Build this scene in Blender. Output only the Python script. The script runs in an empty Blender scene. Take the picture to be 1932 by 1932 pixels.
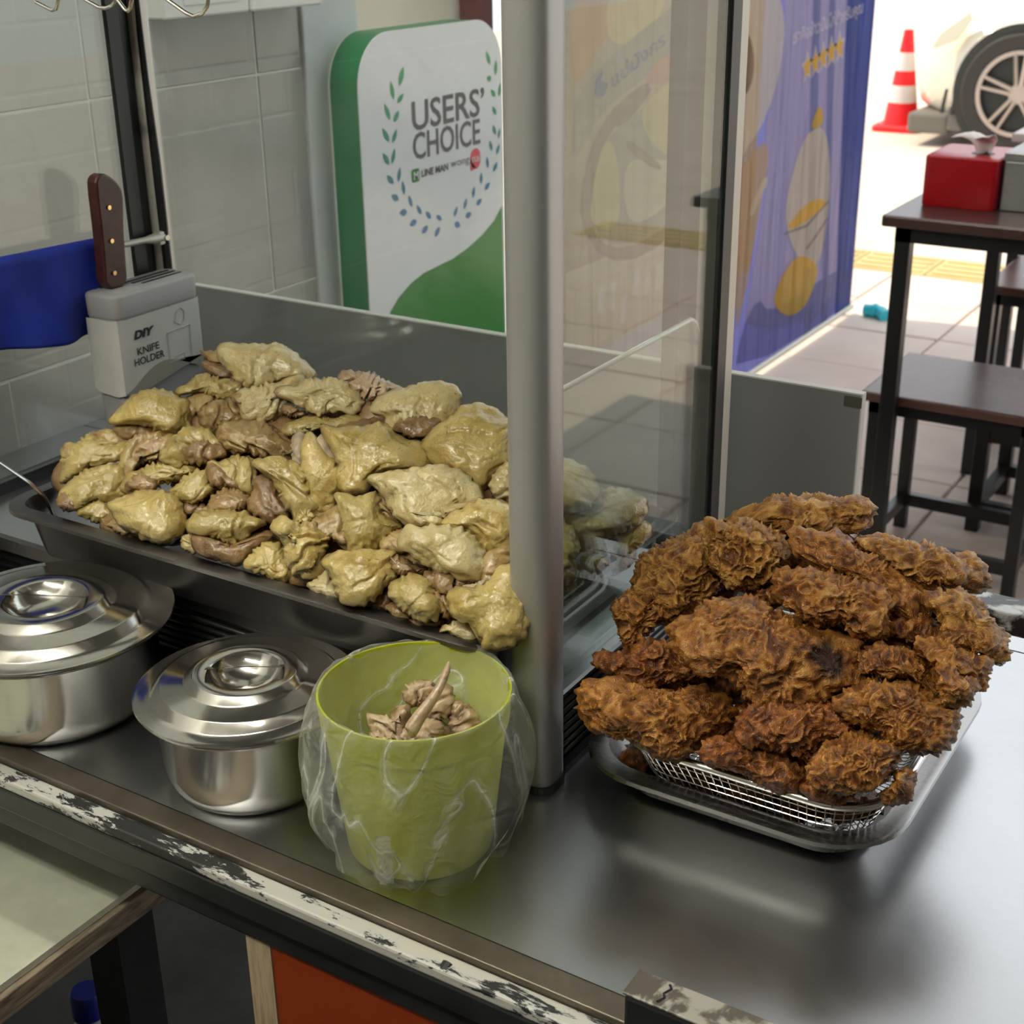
import bpy, math, random
import numpy as np
from mathutils import Vector, Matrix

# ------------------------------------------------------------------ camera, light, exposure
SC = bpy.context.scene
COL = SC.collection
YAW, PITCH, ROLL, FPX, CZ = -0.566046, 0.407225, 0.01503, 2675.3, 1.32
def cam_axes():
    cy, sy = math.cos(YAW), math.sin(YAW)
    f = np.array([sy*math.cos(PITCH), cy*math.cos(PITCH), -math.sin(PITCH)])
    r = np.array([cy, -sy, 0.0]); d = np.cross(f, r)
    cr, sr = math.cos(ROLL), math.sin(ROLL)
    return cr*r+sr*d, -sr*r+cr*d, f          # right, down, forward
CR, CD, CF = cam_axes()
CAM = np.array([0.0, 0.0, CZ])
cam_data = bpy.data.cameras.new('camera'); cam = bpy.data.objects.new('camera', cam_data); COL.objects.link(cam)
m = Matrix.Identity(4)
for i in range(3):
    m[i][0] = CR[i]; m[i][1] = -CD[i]; m[i][2] = -CF[i]; m[i][3] = CAM[i]
cam.matrix_world = m
cam_data.sensor_width = 36; cam_data.lens = 36*FPX/1932; cam_data.clip_start = 0.02; cam_data.clip_end = 200
cam_data.dof.use_dof = True; cam_data.dof.focus_distance = 1.02; cam_data.dof.aperture_fstop = 16
SC.camera = cam
SC.view_settings.view_transform = 'Standard'; SC.view_settings.look = 'None'
SC.view_settings.gamma = 1; SC.view_settings.use_curve_mapping = False
SC.view_settings.exposure = 0.5
SC.cycles.max_bounces = 10; SC.cycles.transparent_max_bounces = 24; SC.cycles.glossy_bounces = 5
SC.cycles.use_denoising = True; SC.cycles.sample_clamp_indirect = 6
SC.cycles.caustics_reflective = False; SC.cycles.caustics_refractive = False

world = bpy.data.worlds.new('sky'); SC.world = world; world.use_nodes = True
wn = world.node_tree.nodes; wl = world.node_tree.links
bg = wn['Background']; bg.inputs['Strength'].default_value = 1.15; bg.inputs[0].default_value = (0.93, 0.97, 1.0, 1)      # bright hazy white sky
sun = bpy.data.lights.new('sun', 'SUN'); sun.energy = 3.0; sun.color = (1.0, 0.83, 0.60); sun.angle = math.radians(0.8)
so = bpy.data.objects.new('sun', sun); COL.objects.link(so)
so.rotation_euler = Vector((0.60, 0.09, -0.79)).to_track_quat('-Z', 'Y').to_euler()

def ray(px, py):
    return CR*((px-966)/FPX) + CD*((py-966)/FPX) + CF
def at(px, py, **k):                       # the point seen at a pixel of the photograph on the plane x=, y= or z=
    d = ray(px, py); (a, v), = k.items(); i = 'xyz'.index(a)
    return CAM + d*((v-CAM[i])/d[i])
def onplane(px, py, p0, n):
    d = ray(px, py); p0 = np.array(p0, float); n = np.array(n, float)
    return CAM + d*((p0-CAM).dot(n)/d.dot(n))

# ------------------------------------------------------------------ materials
def newmat(name):
    mt = bpy.data.materials.new(name); mt.use_nodes = True
    nt = mt.node_tree; b = nt.nodes['Principled BSDF']
    return mt, nt, b
def N(nt, typ, **kw):
    n = nt.nodes.new(typ)
    for k, v in kw.items(): setattr(n, k, v)
    return n
def ramp(nt, fac, stops):
    r = nt.nodes.new('ShaderNodeValToRGB'); e = r.color_ramp.elements
    while len(e) > 1: e.remove(e[-1])
    e[0].position = stops[0][0]; e[0].color = stops[0][1]
    for p, c in stops[1:]:
        x = e.new(p); x.color = c
    nt.links.new(fac, r.inputs[0]); return r
def c4(c): return (c[0], c[1], c[2], 1)
def coords(nt, scale=(1, 1, 1), kind='Object', rot=(0, 0, 0)):
    tc = nt.nodes.new('ShaderNodeTexCoord'); mp = nt.nodes.new('ShaderNodeMapping')
    mp.inputs['Scale'].default_value = scale; mp.inputs['Rotation'].default_value = rot
    nt.links.new(tc.outputs[kind], mp.inputs[0]); return mp.outputs[0]
def noise(nt, vec, scale, detail=4, rough=0.55, dist=0.0):
    n = nt.nodes.new('ShaderNodeTexNoise'); n.inputs['Scale'].default_value = scale
    n.inputs['Detail'].default_value = detail; n.inputs['Roughness'].default_value = rough; n.inputs['Distortion'].default_value = dist
    nt.links.new(vec, n.inputs['Vector']); return n.outputs[0]
def bump(nt, b, h, strength, dist):
    n = nt.nodes.new('ShaderNodeBump'); n.inputs['Strength'].default_value = strength; n.inputs['Distance'].default_value = dist
    nt.links.new(h, n.inputs['Height']); nt.links.new(n.outputs[0], b.inputs['Normal']); return n
def plain(name, col, rough=0.5, metal=0.0, var=0.0, vscale=8, bmp=0.0, bscale=60, spec=0.5, coat=0.0):
    mt, nt, b = newmat(name)
    b.inputs['Base Color'].default_value = c4(col); b.inputs['Roughness'].default_value = rough; b.inputs['Metallic'].default_value = metal
    b.inputs['Specular IOR Level'].default_value = spec; b.inputs['Coat Weight'].default_value = coat
    if var:
        f = noise(nt, coords(nt), vscale, 5, 0.6)
        lo = [max(0, x*(1-var)) for x in col]; hi = [min(1, x*(1+var)) for x in col]
        r = ramp(nt, f, [(0.3, c4(lo)), (0.7, c4(hi))]); nt.links.new(r.outputs[0], b.inputs['Base Color'])
    if bmp:
        bump(nt, b, noise(nt, coords(nt), bscale, 4), bmp, 0.002)
    return mt
def steel(name, col=(0.62, 0.62, 0.60), rough=0.28, dirs=(3, 120, 3), streak=0.12, smudge=0.5, aniso=0.0):
    mt, nt, b = newmat(name)
    b.inputs['Metallic'].default_value = 1.0
    f1 = noise(nt, coords(nt, dirs), 6, 5, 0.7)
    f2 = noise(nt, coords(nt), 7, 6, 0.65, 0.6)
    mx = N(nt, 'ShaderNodeMix', data_type='FLOAT'); mx.inputs[0].default_value = smudge
    nt.links.new(f1, mx.inputs[2]); nt.links.new(f2, mx.inputs[3])
    r = ramp(nt, mx.outputs[0], [(0.3, c4([x*0.82 for x in col])), (0.7, c4(col))])
    nt.links.new(r.outputs[0], b.inputs['Base Color'])
    rr = ramp(nt, mx.outputs[0], [(0.3, (rough-streak*0.7,)*3+(1,)), (0.7, (rough+streak,)*3+(1,))])
    nt.links.new(rr.outputs[0], b.inputs['Roughness'])
    bump(nt, b, f1, 0.03, 0.0003)
    return mt
def glass(name, tint=(0.93, 0.96, 0.94), base=0.045, dirt=0.02):
    mt = bpy.data.materials.new(name); mt.use_nodes = True; nt = mt.node_tree
    nt.nodes.remove(nt.nodes['Principled BSDF']); out = nt.nodes['Material Output']
    g = N(nt, 'ShaderNodeNewGeometry'); dp = N(nt, 'ShaderNodeVectorMath', operation='DOT_PRODUCT')
    nt.links.new(g.outputs['Normal'], dp.inputs[0]); nt.links.new(g.outputs['Incoming'], dp.inputs[1])
    ab = N(nt, 'ShaderNodeMath', operation='ABSOLUTE'); nt.links.new(dp.outputs['Value'], ab.inputs[0])
    om = N(nt, 'ShaderNodeMath', operation='SUBTRACT'); om.inputs[0].default_value = 1; nt.links.new(ab.outputs[0], om.inputs[1])
    pw = N(nt, 'ShaderNodeMath', operation='POWER'); pw.inputs[1].default_value = 5; nt.links.new(om.outputs[0], pw.inputs[0])
    ma = N(nt, 'ShaderNodeMath', operation='MULTIPLY_ADD'); ma.inputs[1].default_value = 1-base; ma.inputs[2].default_value = base
    nt.links.new(pw.outputs[0], ma.inputs[0])
    tr = N(nt, 'ShaderNodeBsdfTransparent'); tr.inputs[0].default_value = c4(tint)
    gl = N(nt, 'ShaderNodeBsdfGlossy'); gl.inputs['Roughness'].default_value = 0.01
    mx = N(nt, 'ShaderNodeMixShader'); nt.links.new(ma.outputs[0], mx.inputs[0]); nt.links.new(tr.outputs[0], mx.inputs[1]); nt.links.new(gl.outputs[0], mx.inputs[2])
    df = N(nt, 'ShaderNodeBsdfDiffuse'); df.inputs[0].default_value = (0.8, 0.8, 0.78, 1)
    sm = noise(nt, coords(nt, (1, 1, 1)), 9, 6, 0.7, 0.8)
    rr = ramp(nt, sm, [(0.35, (0, 0, 0, 1)), (0.8, (dirt*3, dirt*3, dirt*3, 1))])
    m2 = N(nt, 'ShaderNodeMixShader'); nt.links.new(rr.outputs[0], m2.inputs[0]); nt.links.new(mx.outputs[0], m2.inputs[1]); nt.links.new(df.outputs[0], m2.inputs[2])
    nt.links.new(m2.outputs[0], out.inputs[0])
    return mt
MT = {}
MT['counter'] = steel('brushed_counter_steel', (0.60, 0.61, 0.62), 0.30, (6, 120, 6), 0.04, 0.7)
MT['steel'] = steel('polished_steel', (0.63, 0.62, 0.59), 0.16, (2, 2, 60), 0.05, 0.6)
MT['lid'] = steel('lid_steel', (0.64, 0.62, 0.59), 0.13, (30, 30, 2), 0.06, 0.5)
MT['dark_tray'] = steel('dull_tray_steel', (0.20, 0.19, 0.185), 0.34, (2, 40, 2), 0.06, 0.5)
MT['tray'] = steel('tray_steel', (0.44, 0.43, 0.42), 0.26, (2, 30, 2), 0.06, 0.5)
MT['wire'] = plain('wire_steel', (0.72, 0.70, 0.66), 0.22, 1.0)
MT['alu'] = plain('anodised_aluminium', (0.42, 0.42, 0.415), 0.42, 0.55)
MT['alu_light'] = plain('pale_aluminium', (0.58, 0.56, 0.50), 0.45, 0.4)
MT['rubber'] = plain('black_rubber', (0.012, 0.013, 0.013), 0.42)
MT['black_paint'] = plain('black_paint', (0.016, 0.017, 0.018), 0.38, var=0.4, vscale=30)
MT['rib'] = plain('ribbed_dark_metal', (0.10, 0.10, 0.10), 0.30, 0.85)
MT['brown_strip'] = plain('greasy_steel_strip', (0.16, 0.135, 0.105), 0.42, 0.75, var=0.25, vscale=20)
MT['glass'] = glass('cabinet_glass')
MT['pane_edge'] = plain('polished_glass_edge', (0.80, 0.88, 0.86), 0.12, 0.0, spec=1.0, coat=1.0)
MT['board'] = plain('grey_board', (0.27, 0.265, 0.28), 0.5, var=0.06, vscale=5)
MT['board_edge'] = plain('white_board_edge', (0.72, 0.70, 0.68), 0.6)
MT['tape'] = plain('dark_tape', (0.10, 0.095, 0.075), 0.5)
MT['orange'] = plain('orange_laminate', (0.26, 0.036, 0.006), 0.45, var=0.08, vscale=3)
MT['white_pl'] = plain('white_plastic', (0.80, 0.80, 0.78), 0.45)
MT['grey_pl'] = plain('grey_plastic', (0.36, 0.36, 0.36), 0.42)
MT['label'] = plain('label_film', (0.66, 0.65, 0.62), 0.22, var=0.06, vscale=25, coat=0.5)
MT['label_taupe'] = plain('taupe_print', (0.36, 0.345, 0.30), 0.25, coat=0.5)
MT['ink'] = plain('black_ink', (0.012, 0.012, 0.012), 0.5)
MT['ink_grey'] = plain('grey_ink', (0.42, 0.42, 0.41), 0.5)
MT['ink_dark'] = plain('dark_grey_ink', (0.085, 0.080, 0.090), 0.5)
MT['sign_white'] = plain('sign_white', (0.78, 0.79, 0.83), 0.16, spec=0.5)
MT['sign_green'] = plain('sign_green', (0.035, 0.235, 0.045), 0.2)
MT['edge_green'] = plain('edge_green', (0.012, 0.20, 0.072), 0.35)
MT['sign_pink'] = plain('sign_pink', (0.70, 0.07, 0.11), 0.3)
MT['handle_wood'] = plain('dark_red_wood', (0.055, 0.014, 0.012), 0.34, var=0.35, vscale=40)
MT['brass'] = plain('brass', (0.86, 0.60, 0.28), 0.25, 1.0)
MT['blue'] = plain('blue_cloth', (0.004, 0.022, 0.30), 0.75, var=0.35, vscale=14)
MT['plaster'] = plain('white_plaster', (0.66, 0.68, 0.70), 0.75, var=0.05, vscale=4)
MT['cream_wall'] = plain('cream_wall', (0.74, 0.68, 0.56), 0.8, var=0.12, vscale=3)
MT['grout'] = plain('grout', (0.80, 0.79, 0.74), 0.8)
MT['red_wood'] = plain('maroon_frame', (0.17, 0.035, 0.03), 0.5)
MT['dim_wall'] = plain('dim_wall', (0.27, 0.25, 0.22), 0.8, var=0.2, vscale=3)
MT['concrete'] = plain('concrete', (0.63, 0.56, 0.48), 0.85, var=0.10, vscale=2.5)
MT['dark_floor'] = plain('dark_floor', (0.035, 0.033, 0.028), 0.7, var=0.5, vscale=9)
MT['table_top'] = plain('dark_brown_laminate', (0.065, 0.034, 0.030), 0.28, var=0.25, vscale=6)
MT['stool_top'] = plain('maroon_laminate', (0.125, 0.060, 0.050), 0.27, var=0.2, vscale=6)
MT['pale_top'] = plain('pale_laminate', (0.60, 0.50, 0.49), 0.4, var=0.1, vscale=6)
MT['black_frame'] = plain('black_frame_paint', (0.010, 0.010, 0.010), 0.35)
MT['red_box'] = plain('red_plastic', (0.36, 0.003, 0.009), 0.32)
MT['tissue'] = plain('tissue_paper', (0.80, 0.74, 0.73), 0.9)
MT['tin'] = plain('dull_tin', (0.34, 0.34, 0.33), 0.4, 0.7, var=0.15, vscale=12)
MT['cone_red'] = plain('cone_red', (0.80, 0.004, 0.010), 0.45)
MT['cone_white'] = plain('cone_white', (0.66, 0.60, 0.58), 0.5)
MT['car'] = plain('white_car_paint', (0.66, 0.61, 0.50), 0.22, coat=1.0)
MT['car_dark'] = plain('car_dark_trim', (0.02, 0.022, 0.02), 0.5)
MT['car_grey'] = plain('car_lower_trim', (0.15, 0.14, 0.12), 0.6)
MT['lamp_lens'] = plain('headlight_lens', (0.62, 0.60, 0.46), 0.08, coat=1.0)
MT['tyre'] = plain('tyre_rubber', (0.028, 0.024, 0.022), 0.7)
MT['alloy'] = plain('alloy_wheel', (0.44, 0.38, 0.34), 0.35, 0.7)
MT['cyan'] = plain('cyan_pvc', (0.03, 0.50, 0.60), 0.35)
MT['ceiling'] = plain('ceiling_board', (0.52, 0.52, 0.49), 0.8)
MT['rear_wall'] = plain('rear_wall', (0.20, 0.19, 0.17), 0.8)
MT['crate'] = plain('whitewashed_board', (0.56, 0.57, 0.45), 0.6, var=0.30, vscale=7)
MT['blue_cap'] = plain('blue_cap', (0.01, 0.02, 0.24), 0.4)
MT['bottle'] = plain('frosted_bottle', (0.45, 0.48, 0.52), 0.3)
MT['sign_light'] = None

def _wood(name, a, b_, scale=(1, 1, 14)):
    mt, nt, b = newmat(name)
    f = noise(nt, coords(nt, scale), 18, 4, 0.6, 1.0)
    r = ramp(nt, f, [(0.3, c4(a)), (0.65, c4(b_))]); nt.links.new(r.outputs[0], b.inputs['Base Color']); b.inputs['Roughness'].default_value = 0.65
    return mt
MT['raw_wood'] = _wood('raw_wood', (0.30, 0.22, 0.13), (0.52, 0.42, 0.28), (14, 14, 1))
MT['edge_wood'] = _wood('stained_plywood_edge', (0.10, 0.075, 0.05), (0.34, 0.27, 0.19), (12, 1, 12))
def _worn():                                     # white paint worn through to black
    mt, nt, b = newmat('worn_white_paint')
    f = noise(nt, coords(nt, (1, 3, 3)), 26, 10, 0.72, 0.4); g = noise(nt, coords(nt, (1, 1, 1)), 5, 3)
    mx = N(nt, 'ShaderNodeMath', operation='MULTIPLY_ADD'); mx.inputs[1].default_value = 0.55; nt.links.new(g, mx.inputs[0]); nt.links.new(f, mx.inputs[2])
    r = ramp(nt, mx.outputs[0], [(0.735, (0.016, 0.017, 0.016, 1)), (0.755, (0.52, 0.52, 0.50, 1)), (0.95, (0.56, 0.53, 0.45, 1))])
    nt.links.new(r.outputs[0], b.inputs['Base Color']); b.inputs['Roughness'].default_value = 0.5
    return mt
MT['worn'] = _worn()
def _worn2():
    mt, nt, b = newmat('worn_brown_paint')
    f = noise(nt, coords(nt, (1, 1, 1)), 22, 8, 0.6, 1.2)
    r = ramp(nt, f, [(0.47, (0.085, 0.07, 0.052, 1)), (0.53, (0.33, 0.31, 0.27, 1))]); nt.links.new(r.outputs[0], b.inputs['Base Color']); b.inputs['Roughness'].default_value = 0.35
    return mt
MT['worn_brown'] = _worn2()
def _worn3():
    mt, nt, b = newmat('scuffed_far_rail')
    f = noise(nt, coords(nt), 34, 8, 0.65, 0.6)
    r = ramp(nt, f, [(0.50, (0.02, 0.02, 0.02, 1)), (0.60, (0.55, 0.56, 0.56, 1))]); nt.links.new(r.outputs[0], b.inputs['Base Color']); b.inputs['Roughness'].default_value = 0.3
    return mt
MT['worn_far'] = _worn3()
def _tile():
    mt, nt, b = newmat('grey_glazed_tile')
    f = noise(nt, coords(nt), 3.5, 5, 0.6); r = ramp(nt, f, [(0.3, (0.33, 0.325, 0.30, 1)), (0.7, (0.42, 0.41, 0.385, 1))])
    nt.links.new(r.outputs[0], b.inputs['Base Color']); b.inputs['Roughness'].default_value = 0.16
    br = N(nt, 'ShaderNodeTexBrick'); br.inputs['Scale'].default_value = 1.0; br.inputs['Mortar Size'].default_value = 0.004; br.inputs['Mortar Smooth'].default_value = 0.8
    br.inputs['Brick Width'].default_value = 0.15; br.inputs['Row Height'].default_value = 0.075
    tc = N(nt, 'ShaderNodeTexCoord'); sp = N(nt, 'ShaderNodeSeparateXYZ'); cb = N(nt, 'ShaderNodeCombineXYZ')
    nt.links.new(tc.outputs['Object'], sp.inputs[0]); nt.links.new(sp.outputs['Y'], cb.inputs[0]); nt.links.new(sp.outputs['Z'], cb.inputs[1]); nt.links.new(cb.outputs[0], br.inputs['Vector'])
    bp = N(nt, 'ShaderNodeBump'); bp.invert = True; bp.inputs['Strength'].default_value = 0.10; bp.inputs['Distance'].default_value = 0.002
    nt.links.new(br.outputs['Fac'], bp.inputs['Height'])
    nt.links.new(bp.outputs[0], b.inputs['Normal'])
    return mt
MT['tile'] = _tile()
def _plastic(name, col, alpha, rough=0.15, glint_paint=0.0):
    mt = bpy.data.materials.new(name); mt.use_nodes = True; nt = mt.node_tree; b = nt.nodes['Principled BSDF']; out = nt.nodes['Material Output']
    b.inputs['Base Color'].default_value = c4(col); b.inputs['Roughness'].default_value = rough
    tr = N(nt, 'ShaderNodeBsdfTransparent'); lw = N(nt, 'ShaderNodeLayerWeight'); lw.inputs[0].default_value = 0.35
    r = ramp(nt, lw.outputs['Facing'], [(0.0, (alpha,)*3+(1,)), (0.75, (alpha+0.12,)*3+(1,)), (1.0, (0.75,)*3+(1,))])
    mx = N(nt, 'ShaderNodeMixShader'); nt.links.new(r.outputs[0], mx.inputs[0]); nt.links.new(tr.outputs[0], mx.inputs[1]); nt.links.new(b.outputs[0], mx.inputs[2])
    nt.links.new(mx.outputs[0], out.inputs[0])
    bump(nt, b, noise(nt, coords(nt), 45, 6, 0.65, 1.4), 1.0, 0.006)
    st = noise(nt, coords(nt, (1, 1, 0.5)), 17, 2, 0.5, 1.2); s1 = N(nt, 'ShaderNodeMath', operation='SUBTRACT'); s1.inputs[1].default_value = 0.5; nt.links.new(st, s1.inputs[0])
    s2 = N(nt, 'ShaderNodeMath', operation='ABSOLUTE'); nt.links.new(s1.outputs[0], s2.inputs[0])
    s3 = ramp(nt, s2.outputs[0], [(0.0, (glint_paint,)*3+(1,)), (0.010, (glint_paint*0.35,)*3+(1,)), (0.05, (0, 0, 0, 1))])  # pale opaque streaks stand in for glints on the wrinkled film
    s4 = N(nt, 'ShaderNodeMath', operation='ADD', use_clamp=True); nt.links.new(r.outputs[0], s4.inputs[0]); nt.links.new(s3.outputs[0], s4.inputs[1]); nt.links.new(s4.outputs[0], mx.inputs[0])
    return mt
MT['bag'] = _plastic('clear_plastic_film', (0.86, 0.88, 0.80), 0.15, 0.10, 0.5)
MT['bag_seam'] = _plastic('doubled_plastic_film', (0.88, 0.88, 0.86), 0.42, 0.15, 0.4)
def _translucent(name, col, tcol, mix=0.5, rough=0.35):
    mt = bpy.data.materials.new(name); mt.use_nodes = True; nt = mt.node_tree; b = nt.nodes['Principled BSDF']; out = nt.nodes['Material Output']
    b.inputs['Base Color'].default_value = c4(col); b.inputs['Roughness'].default_value = rough
    t = N(nt, 'ShaderNodeBsdfTranslucent'); t.inputs[0].default_value = c4(tcol)
    mx = N(nt, 'ShaderNodeMixShader'); mx.inputs[0].default_value = mix
    nt.links.new(b.outputs[0], mx.inputs[1]); nt.links.new(t.outputs[0], mx.inputs[2]); nt.links.new(mx.outputs[0], out.inputs[0])
    return mt
MT['bucket'] = _translucent('lime_plastic', (0.60, 0.64, 0.045), (0.76, 0.80, 0.07), 0.45, 0.28)
def _ban(name, col, mix=0.66):
    mt = _translucent(name, col, [min(1, c*1.2) for c in col], mix, 0.38); nt = mt.node_tree
    bump(nt, nt.nodes['Principled BSDF'], noise(nt, coords(nt, (1, 9, 0.9)), 1.6, 3, 0.5, 0.5), 0.9, 0.05); return mt
MT['banner_blue'] = _ban('banner_blue', (0.25, 0.26, 0.47)); MT['banner_deep'] = _ban('banner_deep_blue', (0.045, 0.09, 0.36))
MT['banner_lilac'] = _ban('banner_lilac', (0.50, 0.45, 0.54)); MT['banner_tan'] = _ban('banner_tan', (0.64, 0.47, 0.27))
MT['banner_cream'] = _ban('banner_cream', (0.74, 0.66, 0.50)); MT['banner_yellow'] = _ban('banner_yellow', (0.80, 0.52, 0.08))
MT['banner_white'] = _ban('banner_white', (0.78, 0.74, 0.72)); MT['banner_orange'] = _ban('banner_orange', (0.72, 0.40, 0.14))
MT['banner_brown'] = _ban('banner_brown', (0.36, 0.25, 0.17)); MT['banner_pale'] = _ban('banner_pale_yellow', (0.76, 0.64, 0.30)); MT['banner_ink'] = _ban('banner_blue_ink', (0.10, 0.14, 0.40))
MT['banner_line'] = _ban('banner_grey_line', (0.30, 0.26, 0.25)); MT['banner_rose'] = _ban('banner_rose', (0.72, 0.36, 0.27)); MT['banner_grey'] = _ban('banner_grey', (0.45, 0.40, 0.33))
def _laurel():
    mt, nt, b = newmat('laurel_print'); tc = N(nt, 'ShaderNodeTexCoord'); sp = N(nt, 'ShaderNodeSeparateXYZ'); nt.links.new(tc.outputs['Object'], sp.inputs[0])
    mr = N(nt, 'ShaderNodeMapRange'); mr.inputs[1].default_value = 0.42; mr.inputs[2].default_value = 0.71; nt.links.new(sp.outputs['Z'], mr.inputs[0])
    r = ramp(nt, mr.outputs[0], [(0.0, (0.085, 0.20, 0.50, 1)), (0.4, (0.04, 0.22, 0.27, 1)), (0.75, (0.03, 0.30, 0.13, 1)), (1, (0.04, 0.36, 0.12, 1))])
    nt.links.new(r.outputs[0], b.inputs['Base Color']); b.inputs['Roughness'].default_value = 0.25; return mt
MT['laurel'] = _laurel()
def _lamp(name, col, st):
    mt = bpy.data.materials.new(name); mt.use_nodes = True; nt = mt.node_tree; b = nt.nodes['Principled BSDF']
    b.inputs['Emission Color'].default_value = c4(col); b.inputs['Emission Strength'].default_value = st; b.inputs['Base Color'].default_value = (0.8, 0.8, 0.8, 1); return mt
MT['tube'] = _lamp('lit_tube', (1.0, 0.97, 0.84), 60.0)

# food materials -------------------------------------------------------------
def _skin(name, pale, deep, dark, bumps=0.5, rough=0.30):
    mt, nt, b = newmat(name); oc = coords(nt)
    inf = N(nt, 'ShaderNodeObjectInfo'); ad = N(nt, 'ShaderNodeVectorMath', operation='ADD'); nt.links.new(oc, ad.inputs[0])
    sc = N(nt, 'ShaderNodeVectorMath', operation='SCALE'); sc.inputs['Scale'].default_value = 13.0; 
    cb = N(nt, 'ShaderNodeCombineXYZ'); [nt.links.new(inf.outputs['Random'], cb.inputs[i]) for i in range(3)]
    nt.links.new(cb.outputs[0], sc.inputs[0]); nt.links.new(sc.outputs[0], ad.inputs[1]); v = ad.outputs[0]
    f = noise(nt, v, 34, 5, 0.55, 0.6); r = ramp(nt, f, [(0.28, c4(dark)), (0.45, c4(deep)), (0.66, c4(pale))])
    s = noise(nt, v, 120, 3, 0.5, 1.5); r2 = ramp(nt, s, [(0.27, (0.10, 0.05, 0.02, 1)), (0.33, (1, 1, 1, 1))])
    mu = N(nt, 'ShaderNodeMix', data_type='RGBA', blend_type='MULTIPLY'); mu.inputs[0].default_value = 0.55
    nt.links.new(r.outputs[0], mu.inputs[6]); nt.links.new(r2.outputs[0], mu.inputs[7])
    vc = N(nt, 'ShaderNodeVertexColor'); vc.layer_name = 'meat'
    rm = ramp(nt, noise(nt, v, 60, 4), [(0.3, (0.14, 0.070, 0.022, 1)), (0.7, (0.33, 0.205, 0.090, 1))])
    m3 = N(nt, 'ShaderNodeMix', data_type='RGBA'); nt.links.new(vc.outputs[0], m3.inputs[0]); nt.links.new(mu.outputs[2], m3.inputs[6]); nt.links.new(rm.outputs[0], m3.inputs[7])
    nt.links.new(m3.outputs[2], b.inputs['Base Color'])
    b.inputs['Roughness'].default_value = rough; b.inputs['Specular IOR Level'].default_value = 0.5
    b.inputs['Coat Weight'].default_value = 0.35; b.inputs['Coat Roughness'].default_value = 0.14; b.inputs['Subsurface Weight'].default_value = 0.12; b.inputs['Subsurface Radius'].default_value = (0.006, 0.003, 0.001); b.inputs['Subsurface Scale'].default_value = 1.0
    vo = N(nt, 'ShaderNodeTexVoronoi'); vo.inputs['Scale'].default_value = 420; nt.links.new(v, vo.inputs['Vector'])
    fn = noise(nt, v, 150, 5, 0.6)
    sm = N(nt, 'ShaderNodeMath', operation='MULTIPLY_ADD'); sm.inputs[1].default_value = -0.5; nt.links.new(vo.outputs[0], sm.inputs[0]); nt.links.new(fn, sm.inputs[2])
    bump(nt, b, sm.outputs[0], bumps, 0.0012)
    return mt
MT['skin_olive'] = _skin('poached_skin_olive', (0.47, 0.375, 0.15), (0.375, 0.285, 0.088), (0.25, 0.175, 0.05))
MT['skin_pale'] = _skin('poached_skin_pale', (0.60, 0.51, 0.28), (0.53, 0.43, 0.20), (0.41, 0.315, 0.13), 0.6, 0.27)
MT['skin_gold'] = _skin('poached_skin_golden', (0.56, 0.445, 0.19), (0.475, 0.36, 0.115), (0.34, 0.225, 0.06), 0.65, 0.24)
MT['skin_tan'] = _skin('poached_flesh_tan', (0.46, 0.335, 0.15), (0.35, 0.235, 0.09), (0.20, 0.12, 0.045), 0.5, 0.36)
MT['meat'] = _skin('poached_dark_meat', (0.33, 0.215, 0.095), (0.215, 0.125, 0.05), (0.10, 0.050, 0.018), 0.6, 0.36)
MT['bone'] = plain('cooked_bone', (0.46, 0.37, 0.25), 0.4, var=0.3, vscale=90, bmp=0.5, bscale=200)
MT['giblet'] = _skin('boiled_giblet', (0.56, 0.43, 0.29), (0.44, 0.31, 0.19), (0.24, 0.15, 0.09), 0.5, 0.35)
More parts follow.
